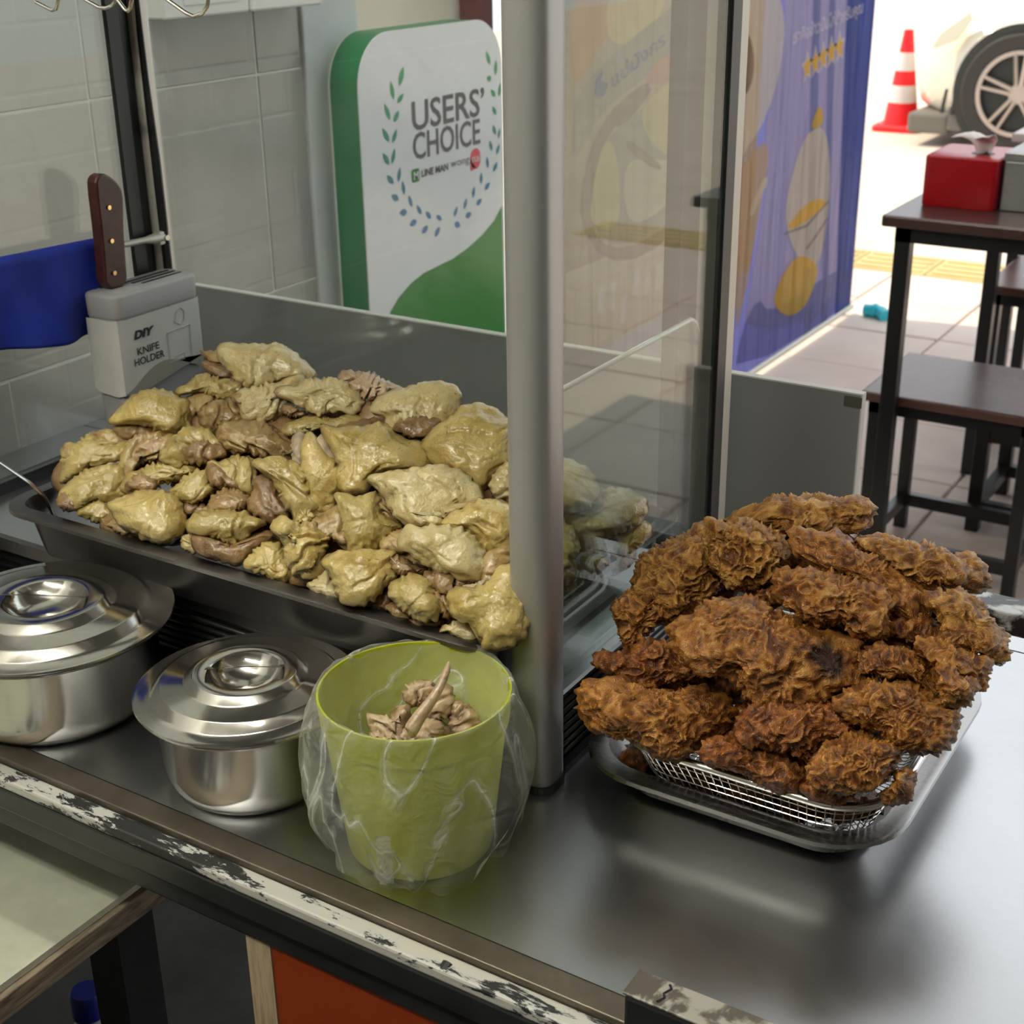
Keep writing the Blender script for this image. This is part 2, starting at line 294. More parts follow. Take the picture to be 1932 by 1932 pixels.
def _fried(name, lo, mid, hi):
    mt, nt, b = newmat(name); vc = N(nt, 'ShaderNodeVertexColor'); vc.layer_name = 'crust'
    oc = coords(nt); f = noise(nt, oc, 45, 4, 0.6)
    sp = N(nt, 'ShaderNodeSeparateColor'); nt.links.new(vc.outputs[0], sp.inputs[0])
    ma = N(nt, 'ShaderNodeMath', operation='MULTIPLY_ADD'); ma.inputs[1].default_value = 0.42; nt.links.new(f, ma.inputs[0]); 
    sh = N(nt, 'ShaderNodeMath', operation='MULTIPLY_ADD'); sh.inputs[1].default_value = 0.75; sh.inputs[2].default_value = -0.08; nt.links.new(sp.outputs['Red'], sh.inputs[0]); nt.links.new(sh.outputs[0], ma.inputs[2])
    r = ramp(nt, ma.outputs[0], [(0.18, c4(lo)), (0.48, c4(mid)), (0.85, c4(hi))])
    bt = N(nt, 'ShaderNodeMix', data_type='RGBA'); nt.links.new(sp.outputs['Green'], bt.inputs[0]); nt.links.new(r.outputs[0], bt.inputs[6]); bt.inputs[7].default_value = (0.035, 0.012, 0.004, 1)
    nt.links.new(bt.outputs[2], b.inputs['Base Color']); b.inputs['Roughness'].default_value = 0.42; b.inputs['Specular IOR Level'].default_value = 0.35
    b.inputs['Subsurface Weight'].default_value = 0.0
    fn = noise(nt, oc, 260, 5, 0.65); ct = noise(nt, oc, 75, 2.5, 0.55, 1.6)
    sn = N(nt, 'ShaderNodeMath', operation='MULTIPLY'); sn.inputs[1].default_value = 46; nt.links.new(ct, sn.inputs[0])
    si = N(nt, 'ShaderNodeMath', operation='SINE'); nt.links.new(sn.outputs[0], si.inputs[0]); sa = N(nt, 'ShaderNodeMath', operation='ABSOLUTE'); nt.links.new(si.outputs[0], sa.inputs[0])
    hh = N(nt, 'ShaderNodeMath', operation='MULTIPLY_ADD'); hh.inputs[1].default_value = -0.75; nt.links.new(sa.outputs[0], hh.inputs[0]); nt.links.new(fn, hh.inputs[2])
    bump(nt, b, hh.outputs[0], 0.62, 0.0016)
    b.inputs['Coat Weight'].default_value = 0.25; b.inputs['Coat Roughness'].default_value = 0.3
    return mt
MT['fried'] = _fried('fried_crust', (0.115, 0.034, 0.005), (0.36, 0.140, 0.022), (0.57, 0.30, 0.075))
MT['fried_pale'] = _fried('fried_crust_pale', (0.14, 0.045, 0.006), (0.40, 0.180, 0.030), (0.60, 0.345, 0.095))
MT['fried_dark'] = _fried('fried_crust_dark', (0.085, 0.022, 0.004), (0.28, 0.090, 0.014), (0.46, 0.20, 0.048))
# ------------------------------------------------------------------ builders
ORG = {}
def thing(name, label, cat, loc, group=None):
    o = bpy.data.objects.new(name, None); COL.objects.link(o); o.location = loc; o.empty_display_size = 0.02
    o['label'] = label; o['category'] = cat
    if group: o['group'] = group
    ORG[o.name] = np.array(loc, float); return o
def tag(o, label, cat, group=None):
    o['label'] = label; o['category'] = cat
    if group: o['group'] = group
    return o
def structure(o): o['kind'] = 'structure'; return o
class MB:
    def __init__(s): s.v = []; s.f = []; s.n = 0
    def add(s, v, f):
        v = np.asarray(v, float); s.v.append(v); s.f += [[i+s.n for i in q] for q in f]; s.n += len(v); return s
    def box(s, a, b):
        (x0, y0, z0), (x1, y1, z1) = a, b
        v = [(x0, y0, z0), (x1, y0, z0), (x1, y1, z0), (x0, y1, z0), (x0, y0, z1), (x1, y0, z1), (x1, y1, z1), (x0, y1, z1)]
        return s.add(v, [(0, 3, 2, 1), (4, 5, 6, 7), (0, 1, 5, 4), (1, 2, 6, 5), (2, 3, 7, 6), (3, 0, 4, 7)])
    def loft(s, rings, closed=True, caps=True, wrap=False):
        k = len(rings[0]); v = np.concatenate([np.asarray(r, float) for r in rings]); f = []; R = len(rings)
        for i in range(R if wrap else R-1):
            a = i*k; b = ((i+1) % R)*k
            for j in range(k if closed else k-1):
                j2 = (j+1) % k; f.append((a+j, a+j2, b+j2, b+j))
        if caps and not wrap: f.append(tuple(range(k-1, -1, -1))); f.append(tuple(range((R-1)*k, R*k)))
        return s.add(v, f)
    def tube(s, pts, r, n=8, closed=False, flat=None):
        P = [np.array(p, float) for p in pts]; rings = []; L = len(P); up = np.array((0.0, 0, 1))
        for i in range(L):
            t = (P[(i+1) % L]-P[i-1]) if closed else (P[min(i+1, L-1)]-P[max(i-1, 0)])
            t = t/(np.linalg.norm(t)+1e-12); a = up-t*up.dot(t)
            if np.linalg.norm(a) < 0.05: a = np.array((1.0, 0, 0))-t*t[0]
            a /= np.linalg.norm(a); b = np.cross(t, a); rr = r[i] if hasattr(r, '__len__') else r
            ra, rb = (rr, rr) if flat is None else (rr*flat, rr)
            rings.append([P[i]+a*ra*math.cos(q)+b*rb*math.sin(q) for q in [2*math.pi*j/n for j in range(n)]])
        return s.loft(rings, True, True, closed)
    def lathe(s, prof, c, n=64, wrap=False):
        rings = [[(c[0]+r*math.cos(q), c[1]+r*math.sin(q), c[2]+z) for q in [2*math.pi*j/n for j in range(n)]] for r, z in prof]
        return s.loft(rings, True, not wrap, wrap)
    def prism(s, poly, vec):
        p = np.asarray(poly, float); v = np.asarray(vec, float); k = len(p)
        f = [tuple(range(k-1, -1, -1)), tuple(range(k, 2*k))]+[(j, (j+1) % k, (j+1) % k+k, j+k) for j in range(k)]
        return s.add(np.concatenate([p, p+v]), f)
    def face(s, poly): return s.add(poly, [tuple(range(len(poly)))])
    def build(s, name, mat, parent=None, smooth=False, bevel=0, loc=None, seg=2):
        v = np.concatenate(s.v); org = ORG[parent.name] if parent is not None else (np.array(loc, float) if loc is not None else np.zeros(3))
        me = bpy.data.meshes.new(name); me.from_pydata((v-org).tolist(), [], [list(q) for q in s.f]); me.update()
        return link(name, me, mat, parent, smooth, bevel, org, seg)
def link(name, me, mat, parent, smooth, bevel, org, seg=2, fix=True):
    if fix:
        import bmesh
        bm = bmesh.new(); bm.from_mesh(me); bmesh.ops.recalc_face_normals(bm, faces=bm.faces); bm.to_mesh(me); bm.free()
    me.materials.append(MT[mat] if isinstance(mat, str) else mat)
    o = bpy.data.objects.new(name, me); COL.objects.link(o)
    if parent is not None: o.parent = parent
    else: o.location = org
    ORG[o.name] = org
    if smooth:
        me.polygons.foreach_set('use_smooth', [True]*len(me.polygons))
        if smooth != 'all': me.set_sharp_from_angle(angle=math.radians(38))
    if bevel:
        b = o.modifiers.new('bevel', 'BEVEL'); b.width = bevel; b.segments = seg; b.limit_method = 'ANGLE'
    return o
def rrect(cx, cy, w, d, r, z, n=8):
    out = []
    for qx, qy, a0 in ((1, 1, 0), (-1, 1, 90), (-1, -1, 180), (1, -1, 270)):
        for j in range(n+1):
            a = math.radians(a0+90*j/n); out.append((cx+qx*(w/2-r)+r*math.cos(a), cy+qy*(d/2-r)+r*math.sin(a), z))
    return out
def text(body, origin, u, v, size, mat, parent, name='lettering', bold=0.0, align='LEFT', width=None, shear=0.0):
    cu = bpy.data.curves.new('t', 'FONT'); cu.body = body; cu.size = 1.0; cu.offset = bold; cu.align_x = align; cu.shear = shear; cu.resolution_u = 3
    to = bpy.data.objects.new('t', cu); COL.objects.link(to)
    dg = bpy.context.evaluated_depsgraph_get(); me = bpy.data.meshes.new_from_object(to.evaluated_get(dg))
    bpy.data.objects.remove(to); n = len(me.vertices); a = np.empty(n*3); me.vertices.foreach_get('co', a); a = a.reshape(-1, 3)
    sx = size
    if width: sx = width/max(1e-6, (a[:, 0].max()-a[:, 0].min()))
    u = np.array(u, float); u /= np.linalg.norm(u); v = np.array(v, float); v /= np.linalg.norm(v)
    p = np.array(origin, float)+a[:, :1]*u*sx+a[:, 1:2]*v*size-ORG[parent.name]
    me.vertices.foreach_set('co', p.ravel()); me.update()
    me.name = name
    return link(name, me, mat, parent, False, 0, ORG[parent.name], fix=False)
def flatprint(polys, name, mat, parent, nrm, lift=0.0004):
    mb = MB(); n = np.array(nrm, float)*lift
    for p in polys: mb.face(np.asarray(p, float)+n)
    return mb.build(name, mat, parent)
def chaikin(P, it=2):
    P = np.asarray(P, float)
    for _ in range(it):
        Q = np.roll(P, -1, 0); P = np.stack([P*0.75+Q*0.25, P*0.25+Q*0.75], 1).reshape(-1, P.shape[1])
    return P
def dup(o, parent=None):
    c = o.copy(); COL.objects.link(c)
    if parent is not None: c.parent = parent
    ORG[c.name] = ORG[o.name]
    for ch in o.children: dup(ch, c)
    return c
ZC = 0.72
# ------------------------------------------------------------------ setting
structure(MB().box((-3.0, -2.2, -0.06), (2.2, 2.05, 0.0)).build('floor', 'dark_floor'))
ground = structure(MB().box((-9, 2.05, -0.08), (9, 22, -0.012)).build('trim_1', 'concrete'))
slab = None
def paver(x, y, sx, sy, mat, nm, rise=0.0):
    return MB().box((x+0.004, y+0.004, -0.02), (x+sx-0.004, y+sy-0.004, rise)).build(nm, mat, ground, bevel=0.003, seg=1)
MT['pink_slab'] = plain('pinkish_paving', (0.66, 0.56, 0.50), 0.8, var=0.08, vscale=4)
proto = paver(0, 0, 0.4, 0.4, 'pink_slab', 'paving_slab')
k = 0
for i in range(-6, 9):
    for j in range(0, 10):
        x, y = i*0.4, 2.06+j*0.4
        if 5.2 < y < 5.9: continue
        o = proto if k == 0 else proto.copy()
        if k: COL.objects.link(o)
        o.location = (x, y, random.Random(k).uniform(-0.0015, 0.0015)); k += 1
MT['tactile'] = plain('tactile_yellow', (0.56, 0.44, 0.20), 0.8, var=0.15, vscale=5)
tp = MB().box((0.003, 0.003, -0.02), (0.297, 0.297, 0.0))
for q in range(4): tp.box((0.02, 0.03+q*0.07, 0.0), (0.28, 0.06+q*0.07, 0.005))
tp = tp.build('tactile_paver', 'tactile', ground, bevel=0.002, seg=1)
for q in range(0, 16):
    o = tp if q == 0 else tp.copy()
    if q: COL.objects.link(o)
    o.location = (-2.7+q*0.3, 5.28, 0)
# ceiling over the stall, unseen façade raised to shade the paving, rear and right walls behind the camera
structure(MB().box((-3.0, -2.2, 2.50), (2.2, 2.25, 2.60)).build('ceiling', 'ceiling'))
structure(MB().box((-6.0, 2.25, 2.45), (7.0, 2.35, 5.4)).build('wall_sun_shade', 'plaster'))  # added out of view, its height set by the shadow edge it casts
structure(MB().box((-3.0, -2.2, 0), (2.2, -2.05, 2.5)).build('wall_rear', 'rear_wall'))
structure(MB().box((2.1, -2.2, 0), (2.2, 2.1, 2.5)).build('wall_right', 'rear_wall'))
# tiled wall on the left, with plaster pier and the wall beyond
wl_ = structure(MB().box((-1.46, -2.1, 0), (-1.364, 1.61, 2.5)).build('wall_left', 'grout'))
def tile_row(z0, z1, ys):
    for a, b in zip(ys, ys[1:]):
        MB().box((-1.366, a+0.0013, z0+0.0013), (-1.3625, b-0.0013, z1-0.0013)).build('wall_tile', 'tile', wl_, bevel=0.0012, seg=1)
tile_row(0.506, 0.806, [0.139, 0.439, 0.739, 1.039, 1.339, 1.61])
tile_row(0.806, 1.107, [0.015, 0.315, 0.615, 0.915, 1.215, 1.515, 1.61])
tile_row(1.107, 1.408, [0.015, 0.315, 0.615, 0.915, 1.215, 1.515, 1.61])
tile_row(0.206, 0.506, [0.139, 0.439, 0.739, 1.039, 1.339, 1.61])
structure(MB().box((-1.50, 1.61, 0), (-1.357, 1.735, 2.5)).build('trim_2', 'plaster', bevel=0.003))
structure(MB().box((-1.95, 1.735, 0), (-1.75, 2.58, 2.5)).build('wall_far', 'cream_wall'))
structure(MB().box((-1.80, 2.58, 0), (-1.70, 2.63, 2.5)).build('trim_3', 'red_wood'))
structure(MB().box((-1.95, 2.63, 0), (-1.80, 2.76, 2.5)).build('wall_side', 'dim_wall'))

# ------------------------------------------------------------------ food cart
cart = thing('food_cart', 'long stainless steel food cart with black angle iron frame and orange side panel', 'cart', (-0.5, 0.85, 0))
MB().box((-1.42, 0.5915, ZC-0.004), (0.62, 1.135, ZC)).build('worktop', 'counter', cart)
MB().box((-1.42, 1.139, ZC-0.006), (0.62, 1.165, ZC-0.001)).build('rear_strip', 'counter', cart)
MB().box((-1.42, 0.5715, ZC-0.006), (0.62, 0.5910, ZC+0.0004)).build('edge_strip', 'brown_strip', cart, bevel=0.001)
MB().box((-1.42, 0.556, ZC-0.013), (0.62, 0.5712, ZC-0.004)).build('paint_worn_lip', 'worn', cart, bevel=0.002)
MB().box((-1.42, 0.5565, ZC-0.034), (0.62, 0.580, ZC-0.0135)).build('front_rail', 'black_paint', cart, bevel=0.002)
MB().box((-1.42, 0.566, ZC-0.06), (0.62, 0.60, ZC-0.035)).build('lower_rail', 'black_paint', cart, bevel=0.002)
MB().box((-1.42, 1.192, ZC-0.022), (0.62, 1.228, ZC+0.006)).build('far_rail', 'worn_far', cart, bevel=0.002)
MB().box((-0.566, 0.571, 0.10), (0.62, 0.577, ZC-0.036)).build('side_panel', 'orange', cart)
MB().box((-0.589, 0.570, 0.10), (-0.5665, 0.595, ZC-0.036)).build('batten', 'raw_wood', cart)
for x, y in ((-1.40, 0.57), (-1.40, 1.19), (0.58, 0.58), (0.58, 1.19)):
    MB().box((x, y, 0), (x+0.035, y+0.035, ZC-0.03)).build('leg', 'black_paint', cart)
MB().tube([at(846, 1820, z=ZC-0.006), at(846, 1820, z=ZC-0.006)+np.array((0, -0.006, -0.002))], 0.0045, 10).build('bolt', 'black_paint', cart)
# grey splash board along the far side
sb = thing('splash_board', 'long grey board standing upright along the far edge of the cart', 'board', (-0.78, 1.184, ZC))
MB().box((-1.19, 1.180, ZC-0.02), (-0.379, 1.188, 0.9105)).build('panel', 'board', sb)
MB().box((-1.19, 1.1795, 0.9105), (-0.379, 1.1885, 0.912)).build('top_edge', 'board_edge', sb)
MB().box((-0.379, 1.1795, ZC-0.02), (-0.3775, 1.1885, 0.912)).build('end_edge', 'board_edge', sb)
MB().box((-0.3945, 1.1792, 0.8985), (-0.378, 1.1890, 0.9085)).build('tape_patch', 'tape', sb)
# bent rail handle at the near edge
rs = thing('rail_handle', 'chipped grey brown square metal rail at bottom of photo by cart edge', 'rail', (-0.2, 0.567, 0.66))
MB().box((-0.2845, 0.556, 0.66), (0.10, 0.577, 0.7567)).build('upright', 'black_paint', rs, bevel=0.003)
MB().box((-0.2850, 0.5555, 0.7568), (0.10, 0.5775, 0.7585)).build('worn_top', 'worn_brown', rs, bevel=0.0008)
MB().tube([at(1270+(-6, 4, -3, 5, -2)[j]*1.0-j*7, 1858+j*8, z=0.7588) for j in range(5)], 0.0009, 4).build('crack', 'ink', rs)

# ------------------------------------------------------------------ display cabinet
cab = thing('display_cabinet', 'glass display cabinet with aluminium corner posts standing on the cart', 'cabinet', (-0.78, 0.91, ZC))
X0, X1, Y0, Y1, ZB = -1.115, -0.452, 0.751, 1.085, 0.79
MB().box((X0, Y0, ZB-0.004), (X1, Y1, ZB)).build('base_top', 'counter', cab)
mb = MB().box((X0+0.004, Y0+0.006, ZC+0.004), (X1-0.006, Y1, ZB-0.004))
mb.build('base_core', 'black_paint', cab)
rb = MB()
for q in range(8):
    z = ZC+0.010+q*0.0072
    rb.tube([(X0, Y0+0.0055, z), (X1-0.004, Y0+0.0055, z)], 0.0024, 6)
rb.build('ribbed_front_trim', 'rib', cab, 'all')
rb = MB()
for q in range(8):
    z = ZC+0.010+q*0.0072
    rb.tube([(X1-0.0055, Y0+0.004, z), (X1-0.0055, Y1, z)], 0.0024, 6)
rb.build('ribbed_side_trim', 'rib', cab, 'all')
MB().box((X0, Y0-0.001, ZB-0.012), (X1, Y0+0.006, ZB+0.0005)).build('front_lip', 'dark_tray', cab)
MB().box((X0-0.004, Y0, ZC), (X1+0.002, Y0+0.008, ZC+0.006)).build('front_gasket', 'rubber', cab)
MB().box((X1-0.006, Y0, ZC), (X1+0.003, Y1, ZC+0.006)).build('side_gasket', 'rubber', cab)
MB().box((X0-0.010, Y0, ZB), (X0+0.002, 1.05, ZB+0.012)).build('left_gasket', 'rubber', cab)
# round front corner post
pc = (-0.462, 0.758)
P_ = []
for j in range(28):
    a = 2*math.pi*j/28; c, s_ = math.cos(a), math.sin(a); e = 0.62
    P_.append((pc[0]+0.0165*math.copysign(abs(c)**e, c), pc[1]+0.0165*math.copysign(abs(s_)**e, s_)))
MB().loft([[(x, y, ZC+0.004) for x, y in P_], [(x, y, 1.42) for x, y in P_]]).build('corner_post', 'alu', cab, True)
MB().loft([[(pc[0]+(x-pc[0])*1.12, pc[1]+(y-pc[1])*1.12, ZC) for x, y in P_], [(pc[0]+(x-pc[0])*1.12, pc[1]+(y-pc[1])*1.12, ZC+0.006) for x, y in P_]]).build('post_foot', 'rubber', cab)
# rear right post
MB().box((-0.490, 1.0575, ZB), (-0.4585, 1.0745, 1.42)).build('rear_post', 'alu_light', cab, bevel=0.002)
MB().box((-0.4640, 1.0400, ZB), (-0.4575, 1.0572, 1.42)).build('gasket_strip', 'rubber', cab, bevel=0.001)
MB().box((-0.492, 1.004, ZB), (-0.478, 1.0395, 1.42)).build('inner_channel', 'black_paint', cab, bevel=0.001)
# rear left post
MB().box((-1.1190, 1.055, ZB), (-1.1030, 1.075, 1.42)).build('rear_post', 'alu_light', cab, True, bevel=0.004)
MB().box((-1.1130, 1.022, ZB+0.013), (-1.1080, 1.040, 1.42)).build('gasket_strip', 'rubber', cab, bevel=0.001)
MB().box((-1.1200, 1.041, ZB+0.013), (-1.1120, 1.054, 1.42)).build('channel', 'black_paint', cab, bevel=0.001)
gk = [(-1.1035, 1.060, 1.42), (-1.1035, 1.060, 1.24), (-1.101, 1.058, 1.16), (-1.097, 1.056, 1.08), (-1.0965, 1.056, 0.97), (-1.097, 1.057, ZB)]
MB().tube(gk, [0.003, 0.003, 0.0035, 0.0048, 0.0048, 0.0045], 6).build('loose_gasket', 'rubber', cab, True)
# panes
MB().box((-0.4640, 0.775, ZB+0.001), (-0.4600, 1.0395, 1.40)).build('side_pane', 'glass', cab)
MB().box((X0-0.002, 0.765, ZB+0.013), (X0+0.002, 1.050, 1.40)).build('left_pane', 'glass', cab)
MB().box((-1.098, 1.066, ZB+0.001), (-0.491, 1.070, 1.40)).build('rear_pane', 'glass', cab)
gp = [(0.776, ZB+0.001), (1.020, ZB+0.001), (1.020, 0.990)]+[(1.008+0.012*math.cos(math.radians(a)), 0.998+0.012*math.sin(math.radians(a))) for a in range(0, 91, 15)]+[(0.776, 1.010)]
MB().prism([(-0.4700, y, z) for y, z in gp], (0.0045, 0, 0)).build('guard_pane', 'glass', cab)
MB().tube([(-0.4678, 0.776, 1.0105), (-0.4678, 1.006, 1.0105), (-0.4678, 1.0145, 1.007), (-0.4678, 1.0195, 0.999), (-0.4678, 1.0205, 0.985)], 0.0024, 6).build('polished_edge', 'pane_edge', cab, 'all')
# steel arm that carries the towel
MB().tube([(-1.098, 1.058, 1.0015), (-1.098, 1.044, 1.002), (-1.098, 1.030, 1.003), (-1.098, 0.80, 1.012)], [0.0062, 0.0058, 0.0034, 0.0034], 10, flat=1.0).build('towel_arm', 'alu_light', cab, True)
MB().box((-1.1035, 1.046, 0.9945), (-1.0935, 1.062, 1.0085)).build('arm_bracket', 'alu_light', cab, bevel=0.0015)
MB().tube([(-1.0935, 1.055, 1.0015), (-1.0905, 1.0545, 1.0015)], 0.0030, 8).build('bracket_bolt', 'steel', cab)
MB().box((X0-0.01, Y0, 1.42), (X1+0.01, Y1, 1.46)).build('top_frame', 'alu', cab)
# ------------------------------------------------------------------ wire hooks above
rail = tag(MB().tube([(-1.10, 0.80, 1.335), (-0.48, 0.80, 1.335)], 0.004, 8).build('hanging_rail', 'wire', None, True, loc=(-0.8, 0.80, 1.335)), 'slim steel rail across the cabinet front that carries the wire hooks', 'rail')
hk = [([(66, -8), (68, 4), (98, 19.5), (106, 17), (112, -4)], 'bright wire hook with sharp tip, leftmost of the hooks at the top'),
      ([(150, -8), (165, 2), (187, 14), (200, 16), (211, 11), (217, 2)], 'dull wire hook with wide round bend before the black post'),
      ([(208, -20), (219, -4), (236, 18), (241, 21), (246, 15), (249, -6)], 'wire hook with narrow bend hanging against the pale cabinet post'),
      ([(300, -12), (322, 4), (352, 25), (366, 31), (382, 25), (391, 12), (394, -6)], 'largest wire hook, hanging right of the post before the tiled wall')]
for pts, lab in hk:
    P = [at(x, y, y=0.80) for x, y in pts]; P = [P[0]+np.array((-0.004, 0, 0.05))]+P+[P[-1]+np.array((0.002, 0, 0.02))]
    P[0][2] = 1.340
    S = chaikin(np.array([P[0]]+[p for p in P for _ in (0,)]+[P[-1]]), 0)
    tag(MB().tube(P, 0.0015, 8).build('wire_hook', 'wire', None, True, loc=tuple(P[0])), lab, 'hook', 'wire hooks hanging at the top')
# ------------------------------------------------------------------ wall boxes
for k, (x0, x1, nm) in enumerate(((1.300, 1.452, 'left'), (1.455, 1.60, 'right'))):
    t = thing('switch_box', ('white plastic box on the tiled wall at the top, next to the black post' if k == 0 else 'white plastic box with a black mark on its face, nearer the plaster pier'), 'box', (-1.33, (x0+x1)/2, 1.19))
    MB().box((-1.36, x0, 1.193), (-1.31, x1, 1.40)).build('housing', 'white_pl', t, bevel=0.003)
    MB().box((-1.3099, x0+0.035, 1.2075), (-1.3088, x1-0.02, 1.39)).build('cover', 'white_pl', t, bevel=0.001)
    if k: MB().box((-1.3087, 1.525, 1.2085), (-1.3082, 1.541, 1.211)).build('mark', 'ink', t)
# ------------------------------------------------------------------ illuminated award sign
XS = -1.300
sg = thing('award_sign', 'white award sign with green rim and swoosh standing by the plaster pier', 'sign', (XS, 1.845, 0.40))
def rr2(x, y0, y1, z0, z1, r, n=10):
    o = []
    for cy, cz, a0 in ((y1-r, z1-r, 0), (y0+r, z1-r, 90)):
        for j in range(n+1):
            a = math.radians(a0+90*j/n); o.append((x, cy+r*math.cos(a), cz+r*math.sin(a)))
    return o+[(x, y0, z0), (x, y1, z0)]
SY0, SY1, SZ1 = 1.655, 2.034, 1.148
MB().prism(rr2(XS-0.052, SY0, SY1, 0.40, SZ1, 0.075), (0.050, 0, 0)).build('rim', 'edge_green', sg, True)
MB().prism(rr2(XS-0.002, SY0-0.0006, SY1+0.0006, 0.40, SZ1+0.0006, 0.0756), (0.002, 0, 0)).build('face', 'sign_white', sg, True)
MB().prism(rr2(XS-0.057, SY0+0.002, SY1-0.002, 0.40, SZ1-0.002, 0.073), (0.005, 0, 0)).build('back_plate', 'white_pl', sg, True)
def S(px, py, l=0.0003): return at(px, py, x=XS+l)
sw = [S(*p) for p in ((728, 625), (737, 588), (752, 562), (775, 535), (800, 515), (830, 500), (855, 488), (885, 466), (910, 443), (932, 417), (947, 388))]
sw[-1][1] = min(sw[-1][1], SY1)
flatprint([sw+[np.array((XS+0.0003, SY1, 0.42)), np.array((XS+0.0003, sw[0][1]-0.004, 0.42))]], 'swoosh', 'sign_green', sg, (1, 0, 0), 0.0)
lf = []
def leaf(cx, cy, ang, L, W):
    px, py = 600+cx/3.019, cy/3.019; c = S(px, py, 0.0005); k = 0.00052/3.019*1.12
    a = math.radians(ang); du, dv = math.cos(a), math.sin(a); P = []
    for s in (1, -1):
        for j in range(7):
            t = j/6*2-1; t = t*s; w = s*W/2*(1-t*t)*(1-0.18*t)
            P.append(c+np.array((0, (t*L/2*du-w*dv)*k*1.18, (t*L/2*dv+w*du)*k)))
    lf.append(P)
for q in ((475, 435, 68, 150, 48), (423, 515, 100, 145, 40), (470, 560, 42, 95, 42), (395, 637, 112, 140, 40), (447, 663, 52, 100, 42), (387, 770, 120, 135, 42), (437, 775, 62, 110, 40), (388, 905, 122, 120, 44), (430, 890, 72, 120, 38), (412, 1022, 132, 105, 46), (463, 995, 78, 115, 36), (440, 1125, 145, 95, 50), (487, 1070, 98, 115, 36), (487, 1210, 172, 85, 56), (527, 1145, 108, 105, 34), (543, 1270, 192, 85, 54), (577, 1195, 118, 98, 36), (610, 1308, 215, 88, 50), (630, 1225, 128, 92, 40), (680, 1322, 228, 98, 48), (690, 1240, 140, 80, 40),
          (970, 330, 112, 125, 42), (1013, 385, 85, 125, 40), (975, 447, 165, 62, 48), (1035, 510, 80, 120, 36), (998, 530, 130, 85, 44), (1005, 630, 122, 88, 40), (1005, 740, 115, 95, 38), (1032, 760, 75, 90, 30), (985, 830, 108, 100, 36), (1025, 850, 62, 95, 40), (965, 925, 98, 105, 36), (1010, 950, 52, 95, 44), (930, 1015, 88, 100, 36), (965, 1060, 38, 88, 46), (887, 1095, 78, 100, 36), (918, 1150, 25, 80, 50), (840, 1160, 68, 98, 36), (858, 1225, 10, 78, 52), (785, 1205, 60, 92, 38), (795, 1280, 328, 82, 52)):
    leaf(*q)
for P in lf: flatprint([P], 'printed_leaf', 'laurel', sg, (1, 0, 0), 0.0)
UY, UZ = (0, 1, 0), (0, 0, 1)
def stext(body, pl, pr, h, mat, bold=0.0, nm='lettering'):
    a, b = S(*pl), S(*pr); return text(body, (XS+0.0007, a[1], a[2]), UY, UZ, h, mat, sg, nm, bold, width=b[1]-a[1])
def szof(p0, p1): return abs(S(*p0)[2]-S(*p1)[2])
stext("USERS\u2019", (776, 247), (912, 216), szof((776, 247), (776, 192))/0.70, 'ink_dark', 0.012)
stext("CHOICE", (779, 302), (905, 268), szof((779, 302), (779, 252))/0.70, 'ink_dark', 0.012)
stext("LINE MAN", (795, 334), (845, 317), szof((795, 334), (795, 321))/0.70, 'ink_dark', 0.03)
stext("wong", (850, 316), (885, 304), szof((850, 316), (850, 304))/0.56, 'ink_dark', -0.005)
c = S(897, 299); flatprint([[c+np.array((0.0004, 0.0155*math.cos(a), 0.0165*math.sin(a))) for a in [2*math.pi*j/24 for j in range(24)]], [c+np.array((0.0004, -0.0155, 0.002)), c+np.array((0.0004, -0.0150, -0.0185)), c+np.array((0.0004, 0.0, -0.0150))]], 'pink_roundel', 'sign_pink', sg, (1, 0, 0), 0.0)
text("nai", (XS+0.0012, c[1]-0.012, c[2]-0.005), UY, UZ, 0.018, 'sign_white', sg, 'roundel_lettering', 0.0, width=0.024)
c = S(784, 331); flatprint([[(XS+0.0005, c[1]+y, c[2]+z) for y, z in rrect2] for rrect2 in [[(q[0], q[1]) for q in rrect(0, 0, 0.020, 0.020, 0.004, 0, 4)]]], 'badge', 'sign_green', sg, (1, 0, 0), 0.0)
text("M", (XS+0.0010, c[1]-0.006, c[2]-0.006), UY, UZ, 0.017, 'sign_white', sg, 'badge_letter', 0.02, width=0.012)
# ------------------------------------------------------------------ knife holder, knife, towel
kh = thing('knife_holder', 'grey and white plastic knife holder behind the left end of the chicken heap', 'knife holder', (-1.072, 0.994, ZB))
HX0, HX1, HY0, HY1, HZ1 = -1.097, -1.050, 0.935, 1.053, 0.970
MB().loft([rrect((HX0+HX1)/2, (HY0+HY1)/2, HX1-HX0-s, HY1-HY0-s, 0.011, z, 6) for z, s in ((ZB, 0.008), (ZB+0.02, 0.006), (HZ1-0.022, 0.0015))]).build('body', 'grey_pl', kh, True)
lid = MB().loft([rrect((HX0+HX1)/2, (HY0+HY1)/2, HX1-HX0-s, HY1-HY0-s, 0.012, z, 6) for z, s in ((HZ1-0.023, 0.0), (HZ1-0.003, -0.001), (HZ1-0.0008, 0.001), (HZ1, 0.004))]).build('lid', 'grey_pl', kh, True)
sl = MB()
for x, ya, yb, w in ((-1.085, 0.962, 1.045, 0.0022), (-1.077, 0.985, 1.046, 0.0022), (-1.068, 0.990, 1.046, 0.0018)):
    sl.loft([rrect(x, (ya+yb)/2, w*2, yb-ya, w*0.9, z, 3) for z in (HZ1-0.002, HZ1+0.0004)])
sl.build('slot', 'ink', lid)
MB().loft([rrect(-1.062, 0.962, 0.016, 0.032, 0.0075, z, 5) for z in (HZ1-0.002, HZ1+0.0004)]).build('oval_slot', 'ink_grey', lid)
XF = HX1+0.0005
